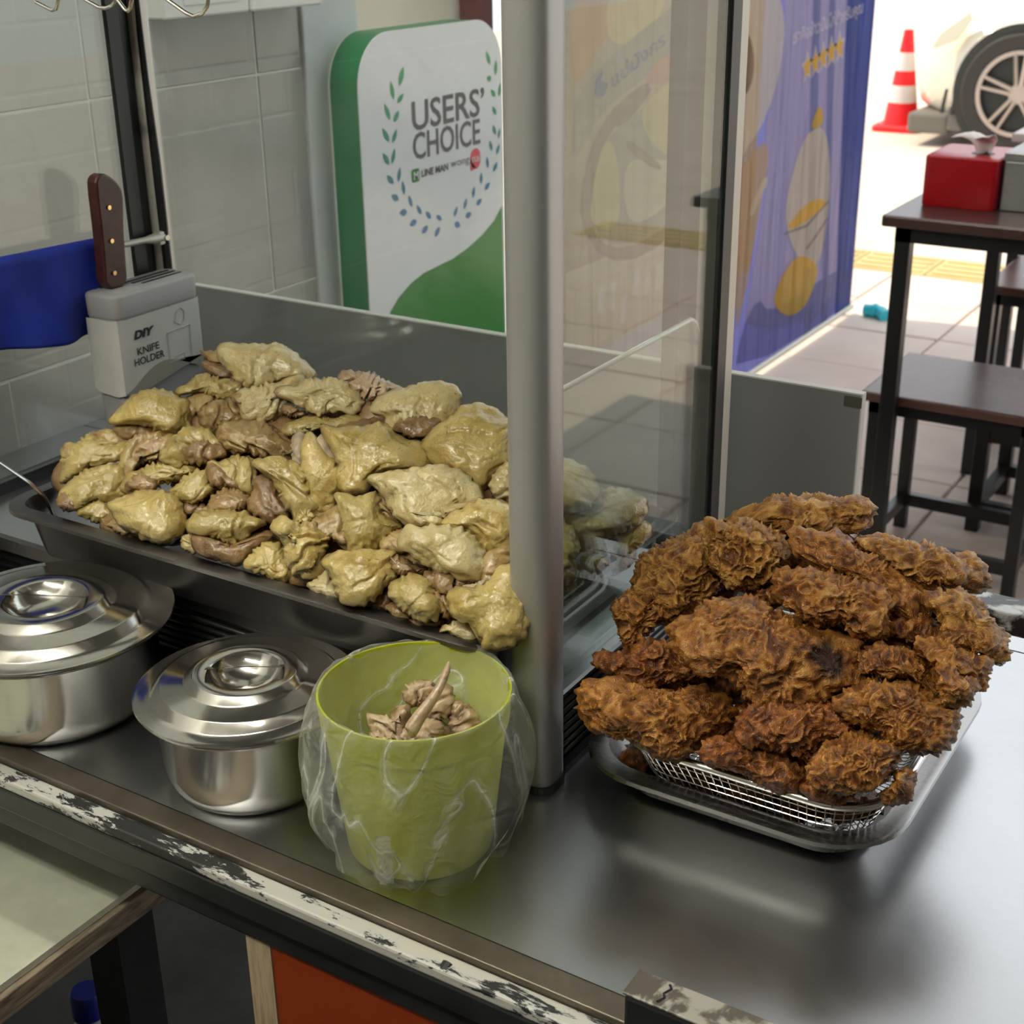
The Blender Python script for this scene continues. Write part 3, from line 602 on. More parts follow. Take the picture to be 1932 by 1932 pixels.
def H(px, py, l=0.0): return at(px, py, x=XF+l)
lb = [(HX0+0.004, HY0-0.0004), (HX0+0.012, HY0-0.0007), (HX1-0.011, HY0-0.0005), (HX1-0.003, HY0+0.003), (XF, HY0+0.011), (XF, HY1-0.011), (HX1-0.003, HY1-0.002)]
zt = [0.945]*7; zb = [0.872, 0.868, 0.866, 0.868, 0.874, 0.880, 0.884]
MB().loft([[(x, y, a) for (x, y), a in zip(lb, zt)], [(x, y, b_) for (x, y), b_ in zip(lb, zb)]], closed=False, caps=False).build('label_wrap', 'label', kh, True)
wv = [(XF+0.0003, 0.936+0.11*t, 0.870+0.020*max(0, math.sin(math.pi*min(1, t*1.05)))**1.3+0.004*t) for t in [j/14 for j in range(15)]]
flatprint([wv+[(XF+0.0003, 1.046, 0.884), (XF+0.0003, 0.936+0.01, 0.865)]], 'label_wave', 'label_taupe', kh, (1, 0, 0), 0.0003)
def htext(body, pl, pr, hpx, bold, nm='lettering', sh=0.0):
    a, b = H(*pl), H(*pr); text(body, (XF+0.0008, a[1], a[2]), UY, UZ, hpx*0.00049/0.70, 'ink', kh, nm, bold, width=b[1]-a[1], shear=sh)
htext("DIY", (252, 641), (291, 625), 16, 0.055, 'maker_lettering', 0.25)
htext("KNIFE", (258, 671), (299, 655), 15, 0.012)
htext("HOLDER", (253, 692), (309, 671), 15, 0.012)
def outline(pts, w, nm, mat='ink_grey'):
    P = [H(*p, 0.0005) for p in pts]; MB().tube(P, w, 4, closed=True).build(nm, mat, kh)
outline(((315, 628), (358, 611), (362, 668), (321, 684)), 0.0005, 'drawn_box')
outline(((330, 682), (330, 672), (348, 665), (349, 676)), 0.0004, 'drawn_slot')
outline(((330, 608), (333, 588), (340, 580), (347, 586), (347, 604), (340, 612)), 0.0004, 'drawn_knives')
kn = thing('cleaver', 'dark red wooden handled knife with three rivets standing in the knife holder', 'knife', (-1.085, 0.985, 0.966))
KP = [(171, 348), (174, 333), (186, 325), (203, 333), (216, 346), (224, 362), (225, 400), (226, 440), (229, 480), (233, 540), (190, 546), (187, 490), (181, 430)]
hp = [at(x, y, x=-1.082) for x, y in KP]
MB().prism(chaikin(hp, 1)-np.array((0.007, 0, 0)), (0.014, 0, 0)).build('handle', 'handle_wood', kn, bevel=0.0025)
MB().prism(np.array([at(x, y, x=-1.0885) for x, y in ((173, 350), (180, 332), (188, 470), (193, 548), (188, 548))]), (0.001, 0, 0)).build('tang', 'steel', kn)
for x, y in ((205.5, 391.5), (210.5, 454.5), (215.5, 515)):
    p = at(x, y, x=-1.0745); MB().tube([p, p+np.array((0.0012, 0, 0))], 0.0023, 12).build('rivet', 'brass', kn, True)
MB().box((-1.0845, 0.968, 0.86), (-1.0825, 1.008, 0.968)).build('blade', 'steel', kn)
tw = []
nu, nv = 40, 26
for j in range(nv+1):
    row = []
    for i in range(nu+1):
        u = i/nu; y = 0.800+u*0.192; v = j/nv
        dr = 0.082+0.008*u
        if v < 0.12:
            a = (v/0.12)*math.pi; x = -1.100-0.006*math.cos(a)*-1*-1; x = -1.098-0.0065*math.cos(a); z = 1.0085+0.0065*math.sin(a)-0.0*u
        else:
            t = (v-0.12)/0.88; x = -1.0915+0.004*math.sin(u*11+t*3)*t+0.0025*math.sin(u*23+1)*t; z = 1.0085-t*dr+0.003*math.sin(u*9)*t
        z += (0.80-y)*0.04+0.010
        row.append((x, y, z))
    tw.append(row)
mbt = MB(); vv = [p for r in tw for p in r]; ff = [(a*(nu+1)+b, a*(nu+1)+b+1, (a+1)*(nu+1)+b+1, (a+1)*(nu+1)+b) for a in range(nv) for b in range(nu)]
mbt.add(vv, ff); towel = tag(mbt.build('towel', 'blue', None, 'all', loc=(-1.095, 0.9, 0.95)), 'deep blue cloth hanging over the steel arm left of the knife', 'cloth')
sm = towel.modifiers.new('thick', 'SOLIDIFY'); sm.thickness = 0.0025
# ------------------------------------------------------------------ pots
def pot(name, label, c, rl, rb, h, ang, px_dent=False):
    t = thing(name, label, 'pot', (c[0], c[1], ZC), 'lidded steel pots on the counter')
    zr = h
    prof = [(0.0, 0.0), (rb*0.80, 0.0), (rb*0.92, 0.003), (rb*0.985, 0.010), (rb*1.03, 0.022), (rb*1.06, zr-0.008), (rb*1.10, zr-0.004), (rl*0.97, zr-0.0025), (rl*0.985, zr-0.0005), (rl*0.97, zr+0.0005), (rb*1.08, zr-0.002), (rb*1.045, zr-0.008), (rb*1.0, 0.02), (rb*0.9, 0.004), (0.0, 0.0022)]
    MB().lathe(prof, (c[0], c[1], ZC), 72).build('body', 'steel', t, True)
    z0 = zr+0.0015; s = rl/0.085
    lp = [(rl*0.985, -0.0012), (rl, 0.0002), (rl*0.995, 0.0016), (rl*0.97, 0.0020), (rl*0.86, 0.0024), (rl*0.84, 0.0034), (rl*0.775, 0.0085), (rl*0.755, 0.0090), (rl*0.56, 0.0098), (rl*0.535, 0.0108), (rl*0.475, 0.0148), (rl*0.455, 0.0152), (rl*0.345, 0.0150), (rl*0.325, 0.0144), (rl*0.30, 0.0105), (rl*0.22, 0.0045), (rl*0.10, 0.0018), (0.0, 0.0014)]
    lp2 = lp+[(r, z-0.0009) for r, z in lp[::-1]]
    l = MB().lathe([(max(r, 0.0), z+z0) for r, z in lp], (c[0], c[1], ZC), 96).build('lid', 'lid', t, True)
    a = math.radians(ang); d = np.array((math.cos(a), math.sin(a), 0)); n = np.array((-d[1], d[0], 0)); R = rl*0.34; rings = []
    for j in range(13):
        q = -1+2*j/12; w = 0.0046+0.0026*abs(q)**1.5; zc = ZC+z0+0.0152+0.0022
        p = np.array((c[0], c[1], zc))+d*q*R; tl = 0.0030
        rings.append([p-n*w+np.array((0, 0, tl)), p+n*w-np.array((0, 0, tl)), p+n*w-np.array((0, 0, tl+0.0008)), p-n*w+np.array((0, 0, tl-0.0008))])
    MB().loft(rings).build('handle_strip', 'lid', l, True)
    return t
pot('cooking_pot', 'larger lidded steel pot at the left edge of the counter', (-0.8585, 0.655), 0.0999, 0.080, 0.078, 27)
pot('cooking_pot', 'smaller lidded steel pot between the larger pot and green bucket', (-0.6495, 0.657), 0.0820, 0.0635, 0.0725, 34)
pot('cooking_pot', 'barely visible pot lid peeking in at the left edge above the larger pot', (-1.118, 0.735-0.03), 0.082, 0.066, 0.09, 0)
# ------------------------------------------------------------------ lime bucket with bag
BC = (-0.496, 0.656); BH = 0.120
bk = thing('bucket', 'translucent lime green plastic bucket lined with a clear bag', 'bucket', (BC[0], BC[1], ZC))
bp = [(0.0, 0.0), (0.047, 0.0), (0.0500, 0.002), (0.0505, 0.004), (0.0615, 0.097), (0.0632, 0.098), (0.0648, BH-0.001), (0.0650, BH), (0.0635, BH), (0.0617, 0.099), (0.0600, 0.097), (0.0490, 0.005), (0.0, 0.003)]
MB().lathe(bp, (BC[0], BC[1], ZC), 96).build('body', 'bucket', bk, True)
bag = thing('plastic_bag', 'clear crinkled plastic bag folded over the rim of the green bucket', 'bag', (BC[0], BC[1], ZC+0.03))
rg = np.random.RandomState(4); nA = 160
ph = rg.uniform(0, 6.28, 24)
def wob(a, t, amp):
    s = 0
    for k_, q in enumerate((3, 5, 7, 11, 17, 23)): s += math.sin(q*a+ph[k_]+t*(2.5+ph[k_+6]))/(1+0.25*k_)
    return s*amp
rows = []
prof = [(-0.070, 0.5), (-0.045, 0.75), (-0.020, 0.9), (-0.006, 0.97), (0.0015, 1.0), (0.002, 1.022), (-0.004, 1.045), (-0.012, 1.075), (-0.024, 1.13), (-0.040, 1.19), (-0.056, 1.22), (-0.072, 1.19), (-0.086, 1.10), (-0.096, 1.02)]
view = math.atan2(-BC[1], -BC[0])
for i, (dz, k_) in enumerate(prof):
    row = []
    for j in range(nA):
        a = 2*math.pi*j/nA; t = i/13.0
        out = i > 4
        side = math.cos(a-view)                       # nearest side hangs lowest
        d2 = dz*(1 + (0.22*side if out and i > 6 else 0)); low = max(0, (i-5)/8.0)
        r = 0.064*k_ if i <= 4 else 0.0655+(0.064*(k_-1.0))*(0.80+0.30*abs(math.sin(a-view)))
        r += wob(a, t*3, 0.0006+0.0017*low if out else 0.0006)
        row.append((BC[0]+r*math.cos(a), BC[1]+r*math.sin(a), max(ZC+0.0015, ZC+BH+d2+wob(a*1.3, t, 0.0006+0.0015*low))))
    rows.append(row)
b_ = MB(); b_.loft(rows, True, False); bo = b_.build('film', 'bag', bag, 'all')
ss = bo.modifiers.new('sub', 'SUBSURF'); ss.levels = 1; ss.render_levels = 1
p0, p1 = at(722, 1578, y=0.588), at(730, 1668, y=0.592)
sv = []; 
for j in range(19):
    t = j/18; p = p0*(1-t)+p1*t
    for w_ in (-1, -0.4, 0.3, 1): sv.append(p+CR*(0.0048*w_)+CF*(0.0012*math.sin(j*2.1+w_*3)))
MB().add(sv, [(a*4+b, a*4+b+1, a*4+b+5, a*4+b+4) for a in range(18) for b in range(3)]).build('gathered_seam', 'bag_seam', bag, 'all')
# ------------------------------------------------------------------ trays and basket
def tray(name, label, x0, x1, y0, y1, z0, zr, rim, mat, taper, rc):
    t = thing(name, label, 'tray', ((x0+x1)/2, (y0+y1)/2, z0)); cx, cy, W, D = (x0+x1)/2, (y0+y1)/2, x1-x0, y1-y0
    w, d = W-2*rim, D-2*rim
    R = [rrect(cx, cy, w-2*taper-0.02, d-2*taper-0.02, rc*0.7, z0), rrect(cx, cy, w-2*taper-0.004, d-2*taper-0.004, rc*0.8, z0+0.004), rrect(cx, cy, w-2*taper, d-2*taper, rc*0.85, z0+0.012), rrect(cx, cy, w-0.003, d-0.003, rc, zr-0.004), rrect(cx, cy, w+0.002, d+0.002, rc, zr-0.0012), rrect(cx, cy, W-0.004, D-0.004, rc+rim*0.9, zr-0.0012), rrect(cx, cy, W-0.0012, D-0.0012, rc+rim, zr-0.0038), rrect(cx, cy, W, D, rc+rim, zr-0.0038), rrect(cx, cy, W-0.0006, D-0.0006, rc+rim, zr-0.0006), rrect(cx, cy, W-0.004, D-0.004, rc+rim*0.9, zr), rrect(cx, cy, w, d, rc, zr), rrect(cx, cy, w-0.004, d-0.004, rc*0.98, zr-0.004), rrect(cx, cy, w-2*taper-0.002, d-2*taper-0.002, rc*0.8, z0+0.012), rrect(cx, cy, w-2*taper-0.018, d-2*taper-0.018, rc*0.7, z0+0.0025)]
    MB().loft(R).build('pan', mat, t, True); return t
tray('chicken_tray', 'large dark steel tray inside the cabinet heaped with poached chicken', -0.992, -0.4665, 0.716, 1.022, ZB+0.0005, 0.843, 0.014, 'dark_tray', 0.008, 0.022)
tray('oven_tray', 'shallow steel tray with rounded corners under the wire basket', -0.4385, -0.200, 0.749, 1.03, ZC+0.0005, 0.752, 0.015, 'tray', 0.010, 0.042)
bs = thing('wire_basket', 'fine steel wire mesh basket of fried chicken standing in the shallow tray', 'basket', (-0.31, 0.88, ZC+0.004))
BX0, BX1, BY0, BY1, BZ = -0.4065, -0.2065, 0.753, 0.990, 0.780
bcx, bcy, bw, bd = (BX0+BX1)/2, (BY0+BY1)/2, BX1-BX0, BY1-BY0
MB().tube(rrect(bcx, bcy, bw, bd, 0.044, BZ, 10), 0.0032, 10, closed=True).build('rim', 'wire', bs, 'all')
def ringpts(f, z, n=8): return rrect(bcx, bcy, bw-2*f, bd-2*f, 0.044-f*0.6, z, n)
wm = MB(); lv = [(0.0035, BZ-0.004), (0.0065, BZ-0.011), (0.0095, BZ-0.018), (0.0125, BZ-0.025), (0.0155, BZ-0.032), (0.019, BZ-0.039), (0.025, BZ-0.046), (0.034, ZC+0.012)]
for f, z in lv[1:]: wm.tube(ringpts(f, z), 0.00042, 4, closed=True)
fine = [rrect(bcx, bcy, bw-2*f, bd-2*f, 0.044-f*0.6, z, 9) for f, z in lv]
def walk(P, n):
    P = np.array(P+[P[0]]); L = np.r_[0, np.cumsum(np.linalg.norm(np.diff(P, axis=0), axis=1))]
    return [np.array([np.interp(L[-1]*k/n, L, P[:, i]) for i in range(3)]) for k in range(n)]
cols = [walk(P, 122) for P in fine]
for k in range(122): wm.tube([c_[k] for c_ in cols], 0.00042, 4)
for q in range(1, 24):
    x = BX0+0.034+(bw-0.068)*q/24; wm.tube([(x, BY0+0.034, ZC+0.012), (x, BY1-0.034, ZC+0.012)], 0.00042, 4)
    y = BY0+0.034+(bd-0.068)*q/24; wm.tube([(BX0+0.034, y, ZC+0.0122), (BX1-0.034, y, ZC+0.0122)], 0.00042, 4)
wm.build('wire_mesh', 'wire', bs)['kind'] = 'stuff'
for x in (-0.36, -0.25):
    MB().tube([(x, BY0+0.03, ZC+0.009), (x, BY1-0.03, ZC+0.009)], 0.0024, 6).build('foot_wire', 'wire', bs)
# spoon in the chicken tray
sp = thing('serving_spoon', 'flat steel spoon handle sticking out of the left end of the tray', 'spoon', tuple(at(105, 958, z=0.845)))
hp = [at(-60, 835, x=-1.0), at(0, 873, x=-0.985), at(55, 910, x=-0.968), at(82, 935, x=-0.962), at(100, 968, x=-0.958), at(112, 992, x=-0.955)]
MB().tube(hp, [0.0022, 0.0025, 0.0034, 0.0045, 0.0048, 0.0050], 10, flat=0.35).build('handle', 'steel', sp, True)
# ------------------------------------------------------------------ low bench and bottle below the cart
lb_ = thing('side_shelf', 'scuffed whitewashed board with raw wooden edge at the lower left', 'shelf', (-1.2, 0.3, 0.0))
MB().box((-1.70, -0.40, 0.574), (-0.776, 0.68, 0.580)).build('board', 'crate', lb_)
MB().box((-1.70, -0.40, 0.552), (-0.770, 0.68, 0.5735)).build('wooden_edge', 'edge_wood', lb_, bevel=0.001)
for x, y in ((-1.66, -0.35), (-0.83, -0.35), (-1.66, 0.62), (-0.83, 0.62)): MB().box((x, y, 0), (x+0.04, y+0.04, 0.552)).build('leg', 'black_paint', lb_)
bt = thing('bottle', 'pale bottle with a dark blue cap standing in the dark below the cart', 'bottle', tuple(at(175, 1955, z=0.0)))
q = at(165, 1885, z=0.25); bt.location = (q[0], q[1], 0); ORG[bt.name] = np.array((q[0], q[1], 0))
MB().lathe([(0.0, 0.0), (0.032, 0.0), (0.034, 0.01), (0.034, 0.17), (0.028, 0.20), (0.016, 0.222), (0.015, 0.235), (0.0, 0.235)], (q[0], q[1], 0), 24).build('body', 'bottle', bt, True)
MB().lathe([(0.0, 0.232), (0.0185, 0.232), (0.0185, 0.258), (0.016, 0.262), (0.0, 0.262)], (q[0], q[1], 0), 24).build('cap', 'blue_cap', bt, True)
# ------------------------------------------------------------------ banner
XB = -1.55
bn = thing('vinyl_banner', 'tall vinyl banner in blue and tan with Thai lettering and five stars', 'banner', (XB, 3.64, 0.03))
def Bp(px, py, l=0.0008): return at(px, py, x=XB+l)
BZ1 = 2.02
MB().box((XB-0.0008, 2.672, 0.03), (XB, 4.615, BZ1)).build('sheet', 'banner_blue', bn)
MB().tube([(XB, 2.66, BZ1+0.006), (XB, 4.63, BZ1+0.006)], 0.012, 10).build('top_bar', 'alu_light', bn, True)
MB().tube([(XB, 2.66, 0.026), (XB, 4.63, 0.026)], 0.010, 10).build('bottom_bar', 'alu_light', bn, True)
for y in (2.70, 4.59): MB().tube([(XB-0.02, y, -0.012), (XB-0.02, y, BZ1+0.02)], 0.010, 8).build('stand_pole', 'alu_light', bn, True)
def bprint(nm, mat, pts, l, smooth=0):
    P = np.array([Bp(*p) for p in pts]); P[:, 1] = np.clip(P[:, 1], 2.673, 4.614); P[:, 2] = np.clip(P[:, 2], 0.032, BZ1-0.002)
    if smooth: P = chaikin(P, smooth)
    P[:, 0] = XB+l; return flatprint([P], nm, mat, bn, (1, 0, 0), 0.0)
def bell(nm, mat, cx, cy, rx, ry, l, rot=0):
    c, s_ = math.cos(rot), math.sin(rot)
    return bprint(nm, mat, [(cx+rx*math.cos(a)*c-ry*math.sin(a)*s_, cy+rx*math.cos(a)*s_+ry*math.sin(a)*c) for a in [2*math.pi*j/28 for j in range(28)]], l)
# wide photo area on the near half, blue panel on the far half
Y = lambda px, py: Bp(px, py)[1]
def band(nm, mat, y0, y1, z0, z1, l): return flatprint([[(XB+l, y0, z0), (XB+l, y1, z0), (XB+l, y1, z1), (XB+l, y0, z1)]], nm, mat, bn, (1, 0, 0), 0.0)
band('photo_ground', 'banner_tan', 2.673, 3.72, 0.35, BZ1-0.002, 0.0004)
bprint('blue_panel', 'banner_lilac', [(1478, -60), (1482, 40), (1474, 110), (1455, 190), (1442, 250), (1450, 300), (1440, 400), (1420, 520), (1400, 640), (1590, 600), (1600, 400), (1622, 200), (1625, -60)], 0.0006, 1)
for k, (a, b_, c, d) in enumerate(((1600, 1660, 1592, 1640), (1536, 1550, 1515, 1530), (1566, 1578, 1548, 1558))):
    bprint('deep_blue_stripe', 'banner_deep' if k == 0 else 'banner_blue', [(a, -60), (b_, -60), (d, 640), (c-20*(k == 0), 640)], 0.0010+0.0001*k)
bprint('blue_foot', 'banner_blue', [(1385, 710), (1400, 620), (1430, 560), (1450, 590), (1500, 560), (1560, 520), (1605, 500), (1606, 600)], 0.0009, 1)
bprint('cream_plate', 'banner_cream', [(1395, -40), (1460, -40), (1478, 20), (1480, 60), (1474, 120), (1458, 185), (1436, 240), (1405, 285), (1388, 320), (1380, 200)], 0.0013, 1)
bell('brown_sauce', 'banner_brown', 1400, 118, 22, 62, 0.0016)
bprint('tan_sweep', 'banner_tan', [(1390, 330), (1440, 262), (1452, 290), (1440, 360), (1425, 450), (1405, 560), (1385, 640)], 0.0012, 1)
bprint('cream_streak', 'banner_cream', [(1412, 400), (1442, 330), (1450, 340), (1430, 385), (1418, 412)], 0.0015, 1)
# orange wash top left, pale sash with the shop lettering, plate of sliced chicken
bprint('orange_wash', 'banner_orange', [(1080, -30), (1180, -30), (1150, 60), (1110, 130), (1076, 170)], 0.0007, 1)
bprint('orange_slices', 'banner_pale', [(1150, -30), (1260, -30), (1245, 40), (1180, 90), (1140, 70)], 0.0008, 2)
bprint('pale_sash', 'banner_grey', [(1080, 200), (1110, 150), (1180, 80), (1300, -10), (1300, 90), (1210, 150), (1130, 215), (1100, 280), (1078, 300)], 0.0010, 1)
bprint('plate_rim', 'banner_brown', [(1092, 420), (1100, 330), (1125, 250), (1170, 190), (1225, 150), (1222, 175), (1180, 215), (1140, 265), (1120, 330), (1112, 430), (1150, 470), (1210, 460), (1300, 390), (1300, 410), (1220, 485), (1140, 495)], 0.0012, 1)
bprint('plate_well', 'banner_grey', [(1115, 420), (1122, 330), (1145, 265), (1190, 215), (1300, 160), (1330, 380), (1215, 455), (1150, 460)], 0.0014, 1)
bprint('rim_dark', 'banner_brown', [(1148, 238), (1165, 210), (1215, 165), (1232, 165), (1205, 205), (1170, 240)], 0.0016, 1)
bprint('tomato', 'banner_rose', [(1210, 150), (1250, 105), (1282, 95), (1275, 130), (1250, 165)], 0.0018, 2)
bprint('chicken_slice', 'banner_pale', [(1135, 280), (1150, 262), (1162, 290), (1168, 340), (1170, 430), (1112, 430), (1118, 350)], 0.0018, 2)
bprint('chicken_slice', 'banner_pale', [(1200, 215), (1250, 160), (1320, 130), (1340, 240), (1300, 300), (1240, 290)], 0.0018, 2)
bprint('chicken_slice', 'banner_cream', [(1180, 300), (1240, 300), (1300, 310), (1260, 390), (1190, 430), (1175, 370)], 0.0020, 2)
bprint('slice_shadow', 'banner_brown', [(1185, 262), (1215, 285), (1250, 315), (1240, 322), (1205, 300), (1180, 275)], 0.0023, 1)
bprint('pale_foot', 'banner_cream', [(1058, 520), (1300, 420), (1300, 520), (1290, 660), (1058, 800)], 0.0009, 0)
for k, (x, y0, y1) in enumerate(((1128, 545, 595), (1150, 535, 588), (1172, 560, 610), (1195, 512, 560), (1215, 506, 556), (1238, 500, 548), (1262, 494, 538), (1282, 520, 570))):
    bprint('block_letter', 'banner_white', [(x, y0), (x+11, y0-5), (x+9, y1-4), (x-2, y1)], 0.0013)
def btext(body, pl, pr, hpx, mat, bold, l, nm='lettering', hscale=1.0):
    a, b_ = Bp(*pl), Bp(*pr); u = b_-a; v = np.array((0, -u[2], u[1])); v /= np.linalg.norm(v)
    up = Bp(pl[0], pl[1]-hpx)-a
    o = a.copy(); o[0] = XB+l
    return text(body, o, u, v, abs(up[2])/0.60*hscale, mat, bn, nm, bold, width=np.linalg.norm(u))
btext("\u0e41\u0e21\u0e48\u0e21\u0e31\u0e07\u0e01\u0e23", (1152, 168), (1252, 84), 22, 'banner_ink', 0.01, 0.0030, 'shop_lettering')
bprint('shop_emblem', 'banner_ink', [(1120, 178), (1124, 150), (1136, 128), (1133, 152), (1146, 158), (1138, 180), (1128, 184)], 0.0030)
btext("\u0e40\u0e23\u0e32\u0e04\u0e37\u0e2d\u0e02\u0e49\u0e32\u0e27\u0e21\u0e31\u0e19\u0e44\u0e01\u0e48\u0e2a\u0e33\u0e2b\u0e23\u0e31\u0e1a\u0e04\u0e38\u0e13", (1492, 84), (1625, 24), 20, 'banner_white', 0.015, 0.0030, 'slogan_lettering')
def star(cx, cy, rx, ry, mat, l, nm):
    bprint(nm, mat, [(cx+(rx if j % 2 == 0 else rx*0.5)*math.sin(j*math.pi/5), cy-(ry if j % 2 == 0 else ry*0.5)*math.cos(j*math.pi/5)-0.62*(rx if j % 2 == 0 else rx*0.5)*math.sin(j*math.pi/5)) for j in range(10)], l)
for k in range(5):
    cx, cy = 1522+k*15.2, 126-k*9.4
    star(cx, cy, 11.5, 33, 'banner_white', 0.0026, 'star_outline'); star(cx, cy+1, 8.5, 23, 'banner_yellow', 0.0030, 'star')
# plain rounded cream and yellow shapes in the lower half of the blue panel
bprint('cream_shape', 'banner_cream', [(1530, 245), (1552, 238), (1562, 270), (1566, 340), (1560, 420), (1545, 500), (1520, 510), (1490, 460), (1478, 400), (1496, 320), (1512, 270)], 0.0024, 2)
bprint('yellow_tip', 'banner_yellow', [(1529, 246), (1534, 222), (1545, 198), (1553, 214), (1551, 236)], 0.0026, 1)
bprint('yellow_band', 'banner_yellow', [(1480, 432), (1515, 388), (1545, 372), (1560, 384), (1530, 410), (1500, 430)], 0.0028, 1)
bprint('yellow_base', 'banner_yellow', [(1486, 500), (1510, 478), (1545, 500), (1534, 545), (1512, 588), (1480, 598), (1458, 575), (1462, 548)], 0.0028, 2)
bprint('grey_fold_line', 'banner_line', [(1478, 440), (1520, 424), (1562, 378), (1562, 381), (1521, 428), (1478, 443)], 0.0031)
bprint('grey_fold_line', 'banner_line', [(1520, 468), (1540, 440), (1560, 410), (1560, 413), (1541, 444), (1521, 471)], 0.0031)
# ------------------------------------------------------------------ tables and stools
def frame_table(name, label, cat, x0, x1, y0, y1, z, mat, tt=0.022, lw=0.032, ins=0.02, rails=(), grp=None):
    t = thing(name, label, cat, ((x0+x1)/2, (y0+y1)/2, 0), grp)
    MB().box((x0, y0, z-tt), (x1, y1, z)).build('top', mat, t, bevel=0.004)
    fr = MB(); a, b_, c, d = x0+ins, x1-ins, y0+ins, y1-ins
    for (p, q) in (((a, c), (b_, c+lw)), ((a, d-lw), (b_, d)), ((a, c), (a+lw, d)), ((b_-lw, c), (b_, d))): fr.box((p[0], p[1], z-tt-lw), (q[0], q[1], z-tt-0.0005))
    fr.build('apron_frame', 'black_frame', t)
    for x in (a, b_-lw):
        for y in (c, d-lw): MB().box((x, y, 0.0), (x+lw, y+lw, z-tt-0.001)).build('leg', 'black_frame', t, bevel=0.002)
    for zr in rails:
        for p, q in (((a+lw, c+0.004), (b_-lw, c+lw-0.004)), ((a+lw, d-lw+0.004), (b_-lw, d-0.004)), ((a+0.004, c+lw), (a+lw-0.004, d-lw)), ((b_-lw+0.004, c+lw), (b_-0.004, d-lw))):
            MB().box((p[0], p[1], zr), (q[0], q[1], zr+0.028)).build('stretcher', 'black_frame', t)
    return t
frame_table('cafe_table', 'dark brown table on black legs carrying the red tissue box', 'table', -0.832, 0.30, 2.615, 3.40, 0.77, 'table_top', 0.022, 0.030, 0.022)
frame_table('stool', 'maroon topped stool in front, just behind the grey board', 'stool', -0.863, -0.505, 2.680, 2.99, 0.40, 'stool_top', 0.020, 0.026, 0.014, (0.055,), 'stools around the dark table')
frame_table('stool', 'lower black framed stool seen through the legs of the front stool', 'stool', -0.715, -0.36, 3.00, 3.30, 0.30, 'stool_top', 0.018, 0.030, 0.010, (0.045, 0.215), 'stools around the dark table')
frame_table('stool', 'farther maroon stool at the right edge, half hidden by a table leg', 'stool', -0.835, -0.40, 3.46, 3.84, 0.45, 'stool_top', 0.022, 0.028, 0.014, (0.06,), 'stools around the dark table')
frame_table('cafe_table', 'pale topped table behind the tissue box, cut by the right edge', 'table', -0.905, 0.2, 3.86, 4.55, 0.75, 'pale_top', 0.022, 0.03, 0.02)
# tissue box
tb = thing('tissue_box', 'glossy red tissue box with a tissue pulled up, on the dark table', 'tissue box', (-0.727, 2.815, 0.77))
tx0, tx1, ty0, ty1, tz1 = -0.797, -0.658, 2.735, 2.895, 0.8655
MB().loft([rrect((tx0+tx1)/2, (ty0+ty1)/2, tx1-tx0-s, ty1-ty0-s, 0.012, z, 5) for z, s in ((0.7705, 0.002), (0.773, 0), (tz1-0.003, 0), (tz1, 0.006))]).build('body', 'red_box', tb, True)
MB().loft([[(-0.705+0.022*math.cos(a), 2.80+0.020*math.sin(a), z) for a in [2*math.pi*j/24 for j in range(24)]] for z in (tz1-0.001, tz1+0.0004)]).build('oval_opening', 'ink', tb)
ts = []
ctl = [(1806, 292), (1826, 262), (1818, 255), (1805, 248), (1795, 242), (1790, 240)]
for j in range(15):
    t = j/14
    for i in range(9):
        s_ = i/8-0.5
        w = 0.016+0.030*min(1, t*1.5); z = tz1-0.003+0.040*math.sin(min(1, t*1.25)*math.pi/2)+0.004*math.sin(s_*9+t*4)-0.006*max(0, t-0.7)*3
        x = -0.705+s_*w*1.2-0.035*max(0, t-0.45)*1.5+0.030*max(0, s_)*t; y = 2.80-0.02*t+0.012*math.sin(s_*6+2*t)
        ts.append((x, y, z))
MB().add(ts, [(a*9+b, a*9+b+1, a*9+b+10, a*9+b+9) for a in range(14) for b in range(8)]).build('tissue', 'tissue', tb, 'all').modifiers.new('s', 'SOLIDIFY').thickness = 0.0008
mbx = thing('metal_box', 'dull grey metal box with a lid lip, right of the tissue box', 'box', (-0.57, 2.83, 0.77))
MB().box((-0.652, 2.755, 0.7705), (-0.48, 2.92, 0.862)).build('body', 'tin', mbx, bevel=0.002)
MB().box((-0.654, 2.753, 0.862), (-0.478, 2.922, 0.878)).build('lid', 'tin', mbx, bevel=0.002)
# ------------------------------------------------------------------ traffic cone, pvc pipe
tcx, tcy = -2.752, 8.86
co = thing('traffic_cone', 'red and white striped traffic cone in front of the white car', 'traffic cone', (tcx, tcy, 0))
R_ = lambda z: 0.105-(0.105-0.028)*(z-0.03)/0.545
MB().loft([rrect(tcx, tcy, 0.29, 0.29, 0.05, z, 4) for z in (-0.012, 0.016)]+[rrect(tcx, tcy, 0.25, 0.25, 0.05, 0.03, 4)]).build('base', 'cone_red', co, bevel=0.002)
zz = [0.03, 0.155, 0.255, 0.340, 0.445, 0.575]
for k in range(5): MB().lathe([(0, zz[k]), (R_(zz[k]), zz[k]), (R_(zz[k+1]), zz[k+1]), (0, zz[k+1])], (tcx, tcy, 0), 32).build('red_sleeve' if k % 2 == 0 else 'white_band', 'cone_red' if k % 2 == 0 else 'cone_white', co, True)
pp = thing('pipe_elbow', 'short cyan plastic pipe elbow on the paving at the banner foot', 'pipe', (-1.46, 4.62, 0))
